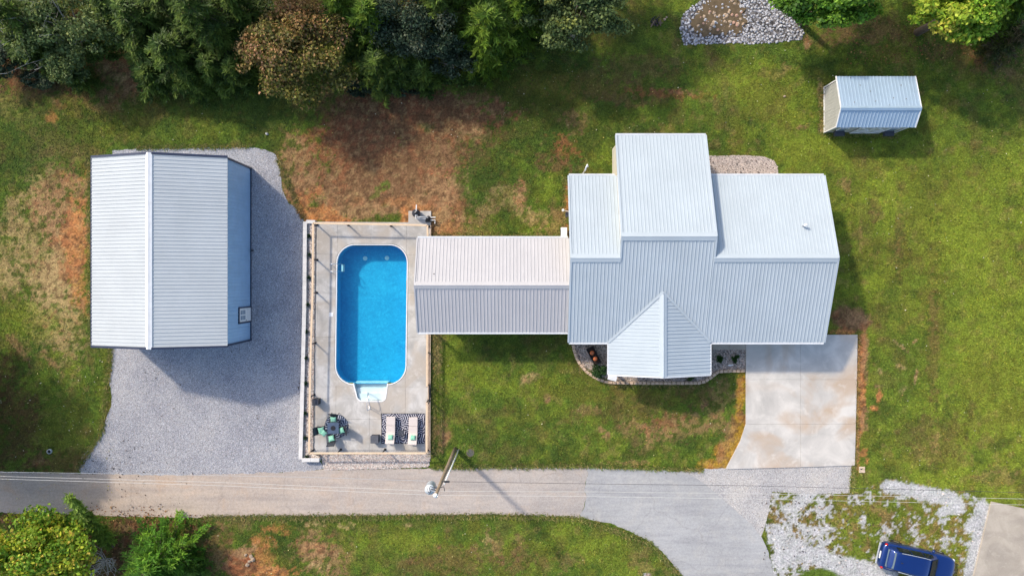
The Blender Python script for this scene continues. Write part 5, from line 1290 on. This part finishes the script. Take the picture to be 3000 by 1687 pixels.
broadleaf('loose drooping grey green tree at the upper left edge of the yard', 190, 185, 75, 75, 2.6, 1.3, 4600, .10, GRG, nclump=34, bark=M_barkgrey, clump=.26)
conifer('narrow leaning cedar below the thin tree on the upper left', 205, 215, 42, 3.0, 2.0, CED, nb=46, size=.24, lean=(.3,-.4))
broadleaf('dark blue green bush at the far upper left edge', -5, 170, 48, 70, 1.4, 1.0, 2200, .12, DKB, name='bush', nclump=12, trunk=False, cat='bush')
conifer('dark cedar left of the orange tree, at the top edge', 400, 50, 140, 5.4, 3.3, CED, nb=130, spray=12)
conifer('tall cedar beside the orange tree, at the top edge', 590, 40, 150, 7.0, 4.2, CED, nb=140, spray=12)
conifer('dark spreading cedar at the lawn edge left of the orange tree', 505, 155, 110, 5.0, 3.0, CED, nb=110, spray=11)
conifer('small dark cedar in the shade of the orange tree', 620, 195, 75, 3.4, 2.2, CED, nb=70, spray=9)
broadleaf('large rusty orange and olive autumn tree in the middle of the tree line', 868, 148, 186, 156, 3.7, 2.0, 26000, .115, AUT, name='autumn_tree', nclump=90, clump=.24, pal2=AUG)
conifer('bright cedar right of the autumn trees, at the top edge', 1000, 10, 80, 7.0, 4.4, BRI, nb=80, spray=10)
conifer('dark cedar with star shaped tips right of the autumn trees', 1110, 190, 92, 4.0, 2.6, CED, nb=90, spray=10)
broadleaf('dark blue green tree in the shaded middle of the tree line', 1200, 70, 140, 120, 4.2, 2.0, 15000, .10, DKB, name='dark_tree', nclump=80, bark=M_barkgrey, clump=.25)
broadleaf('low dark scrubby tree over the edge of the bare bank', 1315, 170, 85, 60, 2.6, 1.2, 5600, .10, DKB, name='dark_tree', nclump=44, bark=M_barkgrey, clump=.26)
conifer('bright green cedar overhanging the back lawn', 1430, 80, 130, 6.5, 4.0, BRI, nb=140, spray=13)
conifer('bright cedar at the top edge behind the overhanging one', 1380, -40, 110, 7.5, 4.8, BRI, nb=90, spray=11)
broadleaf('grey green oak with pale trunk at the top of the back lawn', 1690, 40, 165, 95, 4.2, 1.9, 17000, .115, GRG, nclump=64, bark=M_barkgrey, clump=.28)
broadleaf('leafy green tree at the top edge beside the rock pile', 2425, -5, 168, 100, 4.2, 1.9, 13000, .15, GRN, nclump=64, clump=.25)
broadleaf('bright yellow green tree at the top right edge', 2820, 15, 150, 105, 4.8, 1.8, 15000, .15, YEL, nclump=60, clump=.28)
conifer('brownish green thin cedar in the top right corner', 2965, 105, 75, 3.4, 2.0, [((.10,.11,.03),3),((.07,.10,.025),2),((.14,.11,.05),2)], nb=60, spray=8)
broadleaf('yellow green leafy tree at the lower left corner', 112, 1612, 188, 118, 3.0, 1.5, 22000, .14, YE2, nclump=90, clump=.28)
conifer('bright green cedar at the bottom left below the lane', 465, 1645, 128, 4.2, 2.2, [((.11,.26,.025),3),((.08,.19,.02),2),((.17,.32,.03),2)], nb=150, spray=12, size=.28)
conifer('small bright cedar right beside the bottom left cedar', 565, 1668, 45, 2.0, 1.2, [((.09,.17,.025),3),((.06,.13,.018),2)], nb=44, spray=7, size=.24)
conifer('slim leaning sapling reaching over the lane from the lower left', 330, 1600, 26, 4.3, 0.0, [((.20,.30,.04),3),((.14,.23,.03),2)], name='sapling', nb=64, spray=7, size=.26, lean=(-.35,4.9))
twiggy('bare grey twiggy shrub between the two lower left trees', 310, 1640, 66, 2.1, 26, M_twig)
twiggy('grey bare branches reaching out of the thin top left tree', 225, 140, 125, 5.6, 16, M_twig, name='bare_tree', cat='tree')
twiggy('grey dead twigs in the dark scrub beside the bright cedar', 1370, 165, 45, 3.2, 10, M_twig)
for x, y, r_, h_, pal, lab in ((330,20,120,5.0,CED,'cedar at the top edge right of the thin bare tree'),(480,-20,130,7.0,CED,'cedar at the very top edge between the two dark cedars'),(660,110,80,4.6,CED,'cedar half hidden behind the rusty orange tree'),(700,20,90,6.0,CED,'cedar behind the orange tree at the top edge'),
        (1090,60,110,6.4,BRI,'cedar between the bright one and the dark blue green tree'),(1290,20,120,6.6,CED,'deep green cedar behind the dark scrub at the top edge'),(1030,120,70,3.6,CED,'small cedar at the right foot of the autumn trees'),(1180,175,85,3.4,CED,'low cedar in front of the dark blue green tree'),
        (1520,20,110,6.0,BRI,'bright cedar between the overhanging cedar and the oak'),(60,60,130,6.0,CED,'cedar in the very top left corner'),(1570,-30,100,6.5,CED,'dark cedar behind the oak at the top edge'),(420,150,80,3.4,CED,'low cedar above the straw patch'),(2960,20,90,5,BRI,'bright cedar in the top right corner'),
        (70,120,80,3.6,CED,'dark cedar by the upper left edge bush'),(440,215,70,2.6,CED,'low cedar at the lawn edge above the garage, left one'),(560,225,72,2.6,CED,'low cedar at the lawn edge above the garage, middle one'),(690,205,66,3.0,CED,'low cedar tucked against the foot of the autumn tree'),(1240,215,60,2.6,CED,'low cedar at the edge of the bare bank'),(1420,150,80,3.8,BRI,'bright low cedar at the back lawn edge')):
    conifer(lab, x, y, r_, h_, h_*.6, pal, nb=int(60+r_*.5), spray=11)
for x, y, rx_, ry_, z_, pal, lab in ((50,160,80,45,.8,DKB,'dark low undergrowth at the left edge below the cedars'),(110,235,60,28,.5,DKB,'dark low undergrowth below the drooping tree, left part'),(300,150,70,40,.9,CED,'dark undergrowth between the thin tree and the cedars'),(610,262,80,24,.5,CED,'low undergrowth along the lawn edge left of the autumn tree'),
        (1060,262,70,26,.5,DKB,'low undergrowth right of the autumn tree foot'),(1180,255,70,26,.5,DKB,'low undergrowth below the dark tree'),(1330,232,80,24,.5,CED,'low undergrowth at the edge of the bare bank under the scrub'),(1490,165,80,32,.7,CED,'low undergrowth under the bright cedar'),(1600,110,70,34,.7,CED,'low undergrowth between bright cedar and oak')):
    broadleaf(lab, x, y, rx_, ry_, z_, z_*.75, 2600, .10, pal, name='bush', nclump=26, trunk=False, cat='bush', clump=.30, group='low bushes along the tree line')
broadleaf('unseen leafy tree added beyond the left edge to block sky light', -225, 1190, 150, 170, 3.2, 1.8, 8000, .22, GRN, nclump=40)  # added out of view to keep sky light off the left edge
broadleaf('very tall unseen tree added beyond the left edge for deeper shade', -525, 1115, 270, 240, 7.0, 2.4, 12000, .28, GRN, nclump=50)  # extra canopy, added unseen to darken the left corner and lane
# trees just beyond the frame whose shade falls into it
broadleaf('leafy tree beyond the left edge shading the yard corner', -385, 1060, 200, 200, 4.8, 2.0, 8000, .26, GRN, nclump=30)
broadleaf('leafy tree beyond the left edge shading the lane', -250, 1300, 235, 185, 4.6, 2.0, 9000, .26, GRN, nclump=30)
broadleaf('tall tree beyond the top edge by the oak', 1720, -260, 210, 150, 7.0, 2.6, 5000, .30, GRN, nclump=30)
broadleaf('tall tree beyond the top edge behind the shed', 2560, -270, 230, 150, 7.0, 2.6, 5000, .30, GRN, nclump=30)
broadleaf('tall tree beyond the top right corner', 2960, -230, 230, 150, 7.5, 2.6, 5000, .30, GRN, nclump=30)
broadleaf('tall tree beyond the top edge by the orange tree', 760, -250, 240, 130, 7.0, 2.6, 5000, .30, GRN, nclump=30)
broadleaf('tall tree beyond the top edge over the bank', 1180, -240, 220, 130, 7.0, 2.6, 5000, .30, GRN, nclump=30)
# bed and fence-line plants
broadleaf('round green bush at the front corner of the porch', 1757, 1084, 24, 22, .5, .42, 1500, .07, [((.03,.075,.02),3),((.05,.11,.03),2),((.02,.05,.015),2)], name='bush', nclump=16, trunk=False, cat='bush', clump=.42, group='bushes in the flower bed')
for x, y, lab in ((2110,1050,'small dark clipped bush left of the other in the bed by the driveway'),(2155,1051,'small dark clipped bush nearest the driveway')):
    broadleaf(lab, x, y, 12, 12, .28, .24, 700, .05, [((.03,.085,.012),3),((.02,.06,.01),2)], name='bush', nclump=10, trunk=False, cat='bush', clump=.45, group='bushes in the flower bed')
broadleaf('low green plant in front of the porch between stones', 2023, 1109, 15, 7, .15, .12, 400, .05, [((.05,.11,.015),3),((.03,.07,.01),2)], name='bush', nclump=8, trunk=False, cat='bush', clump=.5, group='bushes in the flower bed')
def tuft(label, px, py, r_, col, n=46, h=.3, group='small plants in the rock strip'):
    c = P(px,py); root = empty('garden_plant', (c.x,c.y,.17), label=label, cat='plant', group=group); vs = []; cs = []
    for i in range(n):
        a = rng.uniform(0,6.28); L = r_*rng.uniform(.5,1.1); w = L*.12; d = np.array((math.cos(a),math.sin(a),0)); s = np.array((-d[1],d[0],0)); hh = h*rng.uniform(.4,1)
        b = d*.02; vs += [b-s*w*.5, b+s*w*.5, d*L*.6+s*w+np.array((0,0,hh)), d*L+np.array((0,0,hh*.7))]; c_ = np.array(col)*rng.uniform(.6,1.5); cs += [c_]*4
    np_mesh('blades', np.array(vs), np.arange(len(vs)).reshape(-1,4), M_leaf, root, np.array(cs)); return root
tl = ['topmost small plant in the rock strip','second small plant from the top of the rock strip','small plant in the rock strip level with the pool ladder','small plant in the rock strip level with the skimmer lid',
      'small plant in the rock strip below the skimmer level','small plant in the rock strip level with the lower pool half','small plant in the rock strip level with the pool steps','small plant in the rock strip just below the black cube','small plant in the rock strip level with the loungers','lowest small plant at the bottom corner of the rock strip']
for (x, y), lab in zip([(909,693),(910,747),(909,814),(906,893),(903,971),(902,1048),(900,1122),(899,1208),(899,1281),(903,1334)], tl): tuft(lab, x, y, .19, (.045,.11,.04))
p = P(2138,1069); orn = empty('garden_ornament', (p.x,p.y,.012), label='small white ornament lying in the bed by the driveway', cat='ornament')
MB().ell((0,0,.05),.16,.06,.05,10,6).build('body', M_white, orn, True, world=False); MB().ell((.15,.03,.07),.06,.05,.05,8,5).build('head', M_white, orn, True, world=False)
# ------------------------------------------------------------------ scattered stones
def chips(name, poly, n, s0, s1, cols, z, label, cat, parent=None, seed=1, flat=.6):
    g = np.random.default_rng(seed); xs = [p[0] for p in poly]; ys = [p[1] for p in poly]
    x = g.uniform(max(min(xs),-60), min(max(xs),3060), n*3); y = g.uniform(max(min(ys),-60), min(max(ys),1750), n*3)
    m = inpoly(x,y,poly); x = x[m][:n]; y = y[m][:n]; n = len(x)
    k_ = H/F; c = np.stack([(x-XN)*k_, -(y-YN)*k_, np.full(n,z)],1)
    s = g.uniform(s0,s1,n)[:,None]; a = g.uniform(0,6.28,n)
    V = np.zeros((n,6,3)); 
    for j in range(5):
        b = a+j*2*math.pi/5+g.normal(size=n)*.25; r_ = s[:,0]*g.uniform(.75,1.2,n)
        V[:,j,0] = np.cos(b)*r_; V[:,j,1] = np.sin(b)*r_*.8; V[:,j,2] = g.uniform(0,.25,n)*s[:,0]*flat
    V[:,5,:2] = g.normal(size=(n,2))*s*.25; V[:,5,2] = s[:,0]*flat*g.uniform(.8,1.2,n)
    V = (V+c[:,None,:]).reshape(-1,3)
    t = np.array([(j,(j+1)%5,5) for j in range(5)]); Ff = (np.arange(n)[:,None,None]*6+t[None]).reshape(-1,3)
    pc_ = np.array(cols); cc = pc_[g.integers(0,len(pc_),n)]*g.uniform(.7,1.25,n)[:,None]
    o = np_mesh(name, V, Ff, M_stone, parent, np.repeat(cc,6,axis=0)); tag(o, label if parent is None else None, cat if parent is None else None, kind='stuff'); return o
GCOL = [(.52,.53,.58),(.60,.60,.65),(.42,.43,.49),(.68,.67,.69),(.54,.50,.48)]
RCOL = [(.48,.40,.35),(.58,.53,.48),(.32,.29,.27),(.58,.44,.37),(.64,.60,.55)]
chips('gravel', LOT, 24000, .014, .034, GCOL, .008, 'loose blue grey gravel stones', 'gravel', seed=2)
chips('gravel', APRON, 1200, .015, .03, [(.66,.63,.60),(.58,.55,.52),(.74,.71,.68)], .008, 'loose pale gravel stones', 'gravel', seed=3)
chips('river_rock', BED, 5200, .035, .075, [(.40,.35,.30),(.50,.44,.39),(.27,.24,.22),(.52,.40,.33)], .012, 'loose river rocks in the flower bed', 'stones', seed=4)
chips('river_rock', ROCKSTRIP, 5200, .035, .07, RCOL, .17, 'loose river rocks beside the low wall', 'stones', seed=5)
chips('river_rock', SOUTHSTRIP, 5200, .035, .075, RCOL, .026, 'coarse stones below the pool fence', 'stones', seed=6)
chips('pebble', PINK, 3200, .02, .05, [(.55,.47,.43),(.48,.42,.38),(.6,.5,.44)], .006, 'pinkish loose pebbles', 'pebbles', seed=7)
# rock pile at the top edge
rb = empty('rock_bed', P(2170,60), label='bed of pale boulders with bare soil in the middle at the top edge', cat='rock bed')
soil = [(2045,30),(2075,0),(2090,-40),(2170,-40),(2165,0),(2185,40),(2190,75),(2165,95),(2120,98),(2070,108),(2040,100),(2025,70)]
o = sheet('stone_base', ragged(RIP,6,3,8), .012, gravel_mat('riprap_base',(.20,.19,.185),5,.6,(.2,.16,.13)), None, None, parent=rb)
o = sheet('bare_soil', ragged(soil,6,5,9), .02, plain('bank_soil',(.125,.09,.05),.95,.4,3,bmp=.5), None, None, parent=rb)
M_rock = [plain('pale_stone',(.40,.405,.42),.85,.2,4,bmp=.3), plain('grey_stone',(.40,.41,.45),.85,.25,4,bmp=.3), plain('tan_stone',(.38,.285,.20),.9,.25,4,bmp=.3), plain('red_stone',(.42,.26,.19),.9,.25,4,bmp=.3)]
rme = []
for mt in M_rock:
    for v in range(3):
        b_ = bmesh.new(); bmesh.ops.create_icosphere(b_, subdivisions=1, radius=.5)
        for q in b_.verts: q.co = Vector((q.co.x*random.uniform(.8,1.25),q.co.y*random.uniform(.65,1.05),q.co.z*random.uniform(.5,.75)))
        me = bpy.data.meshes.new('stone'); b_.to_mesh(me); b_.free(); me.materials.append(mt); rme.append(me)
def stone(x, y, s, kind, par, z=.0):
    o = bpy.data.objects.new('stone', rme[kind*3+random.randrange(3)]); COL.objects.link(o); o.parent = par
    p = P(x,y); o.location = Vector((p.x,p.y,z+s*.2))-(wloc(par) if par else Vector((0,0,0))); o.rotation_euler = (random.uniform(-.3,.3),random.uniform(-.3,.3),random.uniform(0,6.28)); o.scale = (s,s,s*random.uniform(.8,1.1)); return o
cnt = 0; tries = 0; placed = []
while cnt < 225 and tries < 20000:
    tries += 1; x = random.uniform(1990,2355); y = random.uniform(-6,133)
    if not bool(inpoly(np.array([x]),np.array([y]),RIP)[0]) or (bool(inpoly(np.array([x]),np.array([y]),soil)[0]) and random.random() > .14): continue
    if any((x-a)**2+(y-b)**2 < 70 for a,b in placed): continue
    placed.append((x,y)); stone(x,y,random.uniform(.13,.24),0 if random.random() < .55 else 1,rb); cnt += 1
for i in range(68):
    x = random.gauss(2112,42); y = random.gauss(58,28)
    if bool(inpoly(np.array([x]),np.array([y]),soil)[0]): stone(x,y,random.uniform(.13,.32),2 if random.random() < .65 else (3 if random.random() < .5 else 0),rb)
g_ = chips('small_stones', ragged(RIP,6,3,8), 1500, .05, .10, [(.46,.465,.49),(.40,.41,.45),(.56,.56,.58),(.30,.30,.33)], .012, None, None, parent=rb, seed=9); g_.location = -wloc(rb)
# remove the small ones from the bare soil by covering it with a thin earth crust
o = sheet('soil_crust', ragged(smooth_poly(soil,1),5,22,10), .075, MATS['bank_soil'], None, None, parent=rb)
# burnt brush heap with two stones, and the broken blocks by the dug hole
bh = empty('brush_heap', P(1917,67), label='dark heap of burnt branches on the back lawn near the oak', cat='brush heap')
for i in range(16):
    a = random.uniform(0,6.28); x, y = random.gauss(0,.18), random.gauss(0,.13); L = random.uniform(.25,.55)
    MB().tube([(x-math.cos(a)*L/2,y-math.sin(a)*L/2,.04+random.random()*.12),(x+math.cos(a)*L/2,y+math.sin(a)*L/2,.05+random.random()*.2)], random.uniform(.02,.045), 6).build('branch', M_bark if i % 3 else M_black, bh, world=False)
def lone(x, y, s, kind, lab, grp=None):
    o = stone(x,y,s,kind,None); return tag(o, lab, 'stone', grp)
lone(1947,58,.22,2,'tan stone lying right of the brush heap'); lone(1953,52,.16,2,'small stone behind the tan one beside the brush heap')
lone(783,393,.24,0,'pale stone alone on the grass north of the garage yard')
lone(2298,283,.2,2,'tan stone alone on the back lawn left of the shed')
for x, y, s, lab in ((736,1628,.34,'broken block above the dug hole, the topmost'),(742,1637,.36,'largest broken block beside the dug hole'),(731,1643,.26,'broken block at the left of the heap by the dug hole'),(725,1652,.32,'lowest broken block by the dug hole'),(720,1624,.22,'small broken piece at the rim of the dug hole')):
    lone(x,y,s,2,lab,'broken blocks by the dug hole')
hole_px = smooth_poly([(662,1640),(680,1632),(712,1632),(728,1650),(735,1690),(660,1700),(650,1665)])
# ------------------------------------------------------------------ covers in the lawn
p = P(1378,1326); mh = empty('manhole', (p.x,p.y,0), label='round grey manhole cover in the front lawn near the pole', cat='manhole cover')
MB().lathe((0,0,0),[(.28,0),(.28,.03),(.24,.04),(.24,.03)],20).build('rim', M_bark, mh, world=False); MB().lathe((0,0,.01),[(.23,0),(.23,.025),(.02,.028)],20).build('lid', plain('cast_lid',(.10,.095,.095),.8,.2,6), mh, world=False)
p = P(2525,1375); wm = empty('meter_box', (p.x,p.y,0), label='square beige meter box lid on the lawn beside the driveway end', cat='meter box')
MB().box((0,0,.02),(.42,.42,.05)).build('frame', plain('meter_box_clay',(.62,.48,.37),.8,.15,4), wm, world=False, bevel=.02); MB().box((-.06,.05,.05),(.12,.07,.02)).build('lid', M_black, wm, world=False)
p = P(147,1321); ur = empty('utility_ring', (p.x,p.y,0), label='grey utility ring cover in the shaded left lawn', cat='utility cover')
MB().lathe((0,0,0),[(.17,0),(.17,.12),(.13,.14),(.13,.05)],16).build('ring', M_galv, ur, world=False); MB().lathe((0,0,.02),[(.12,0),(.12,.05),(.01,.06)],12).build('lid', M_black, ur, world=False)
# ------------------------------------------------------------------ grass blades, dry leaves
NG = 330000
gxp = rng.uniform(-60,3060,NG); gyp = rng.uniform(-60,1750,NG)
keep = np.ones(NG,bool)
wob = 3.5*(vnoise(gxp/9,gyp/9,40)-.5)*2
for poly in HARD+[RIP]: keep &= ~inpoly(gxp+wob,gyp-wob,poly)
gxp = gxp[keep]; gyp = gyp[keep]
gcol, gk = ground_color(gxp,gyp)
keep = rng.random(len(gxp)) < np.clip(gk*1.1-.02,.08,1); gxp, gyp, gcol, gk = gxp[keep], gyp[keep], gcol[keep], gk[keep]
def blades(x, y, col, length, w0, per=2):
    n = len(x); base = np.stack([(x-XN)*H/F, -(y-YN)*H/F, np.zeros(n)],1); vs = []; cs = []
    for b_ in range(per):
        a = rng.uniform(0,6.28,n); d = np.stack([np.cos(a),np.sin(a),np.zeros(n)],1); s = np.stack([-d[:,1],d[:,0],np.zeros(n)],1)
        L = length[:,None]; w = w0*rng.uniform(.7,1.4,n)[:,None]; up = np.array((0,0,1.0)); o_ = base + rng.normal(size=(n,3))*np.array((.03,.03,0))
        vs.append(np.stack([o_-s*w, o_+s*w, o_+d*L*.95+up*L*rng.uniform(.4,1.1,n)[:,None]],1))
        c_ = col*rng.uniform(.65,1.55,n)[:,None]; yel = rng.random(n) < .07; c_[yel] = c_[yel]*np.array((1.5,1.15,.9)); cs.append(np.repeat(c_[:,None,:],3,axis=1))
    return np.concatenate(vs).reshape(-1,3), np.concatenate(cs).reshape(-1,3)
n = len(gxp)
Vg, Cg = blades(gxp, gyp, gcol, (.055+.06*fbm(gxp,gyp,60,3,50))*rng.uniform(.6,1.4,n), .022)
# longer unmown growth along walls, fence and lane edges
ex = []; ey = []
for (x0,y0,x1,y1,sd,m) in ((264,470,266,1012,4,1300),(1268,985,1266,1330,6,1500),(1290,985,1292,1330,3,500),(330,1000,300,1260,4,700),(300,1260,228,1372,4,500),(600,1516,1500,1511,4,3200),(1500,1511,1696,1519,4,800),(1700,1519,1900,1588,4,900),(1900,1588,1995,1690,4,700),
     (1266,1368,1716,1364,3,1500),(1716,1364,2060,1376,3,900),(2404,520,2404,980,5,900),(400,434,740,428,3,800),(815,470,890,640,4,700),(2406,262,2407,392,5,500),(2412,396,2630,396,4,500),(1655,520,1655,690,5,500),(1250,690,1660,690,4,700),(1690,1072,1800,1130,3,300),(1800,1130,2060,1130,3,500),(2514,985,2507,1360,3,500),(2500,1362,2494,1445,3,250)):
    t = rng.random(m); ex.append(x0+(x1-x0)*t+rng.normal(size=m)*sd); ey.append(y0+(y1-y0)*t+rng.normal(size=m)*sd)
ex = np.concatenate(ex); ey = np.concatenate(ey); ok = np.ones(len(ex),bool)
for poly in (DECK,DRIVE,GARAGE_G,HOUSE_G): ok &= ~inpoly(ex,ey,poly)
ex, ey = ex[ok], ey[ok]; ec, _ = ground_color(ex,ey); ec = ec*.5+np.where(rng.random(len(ex))[:,None] < .4, ST, GM)*.5
V2, C2 = blades(ex, ey, ec, rng.uniform(.10,.24,len(ex)), .02)
Vg = np.concatenate([Vg,V2]); Cg = np.concatenate([Cg,C2])
o = np_mesh('grass', Vg, np.arange(len(Vg)).reshape(-1,3), M_grass, None, Cg); tag(o, 'short uneven lawn grass and dry straw', 'grass', kind='stuff')
def litter(name, label, regions, cols, size, seed):
    g = np.random.default_rng(seed); X = []; Y = []
    for (x0,x1,y0,y1,m) in regions: X.append(g.uniform(x0,x1,m)); Y.append(g.uniform(y0,y1,m))
    X = np.concatenate(X); Y = np.concatenate(Y); m = np.ones(len(X),bool)
    for poly in (HOUSE_G,SHED_G,DECK,GARAGE_G,BREEZE_G): m &= ~inpoly(X,Y,poly)
    X, Y = X[m], Y[m]; n = len(X); c = np.stack([(X-XN)*H/F, -(Y-YN)*H/F, g.uniform(.03,.09,n)],1)
    a = g.uniform(0,6.28,n); s = size*g.uniform(.5,1.3,n)
    t = np.stack([np.cos(a)*s,np.sin(a)*s,g.normal(size=n)*s*.3],1); b = np.stack([-np.sin(a)*s*.7,np.cos(a)*s*.7,g.normal(size=n)*s*.3],1)
    V = np.stack([c-t,c+b,c+t,c-b],1).reshape(-1,3); pc_ = np.array(cols); cc = pc_[g.integers(0,len(pc_),n)]*g.uniform(.7,1.3,n)[:,None]
    o = np_mesh(name, V, np.arange(n*4).reshape(n,4), M_litter, None, np.repeat(cc,4,axis=0)); tag(o, label, 'leaves', kind='stuff')
litter('fallen_leaves','pale yellow fallen leaves strewn over the lawns',[(1500,3000,130,460,190),(2450,3000,450,1400,170),(0,330,1040,1380,110),(0,330,1390,1500,40),(300,1600,200,420,60),(1300,2150,1000,1360,60),(600,1900,1520,1680,60)],[(.55,.50,.22),(.62,.58,.40),(.5,.42,.12)],.043,61)
litter('brown_leaves','brown leaf litter under the lower left trees and tree line',[(0,620,1505,1687,1500),(0,1560,0,260,600),(230,500,1480,1530,150),(2480,3000,60,190,500)],[(.20,.09,.045),(.28,.13,.05),(.12,.06,.03),(.35,.22,.08)],.06,62)
litter('dark_leaves','dark dead leaves blown onto the gravel and the lane',[(235,470,1290,1400,60),(280,880,1020,1390,60),(850,885,700,1300,20),(2075,2270,460,508,40),(260,560,1400,1510,40),(2230,2560,1440,1660,240)],[(.04,.03,.025),(.07,.045,.03)],.05,63)
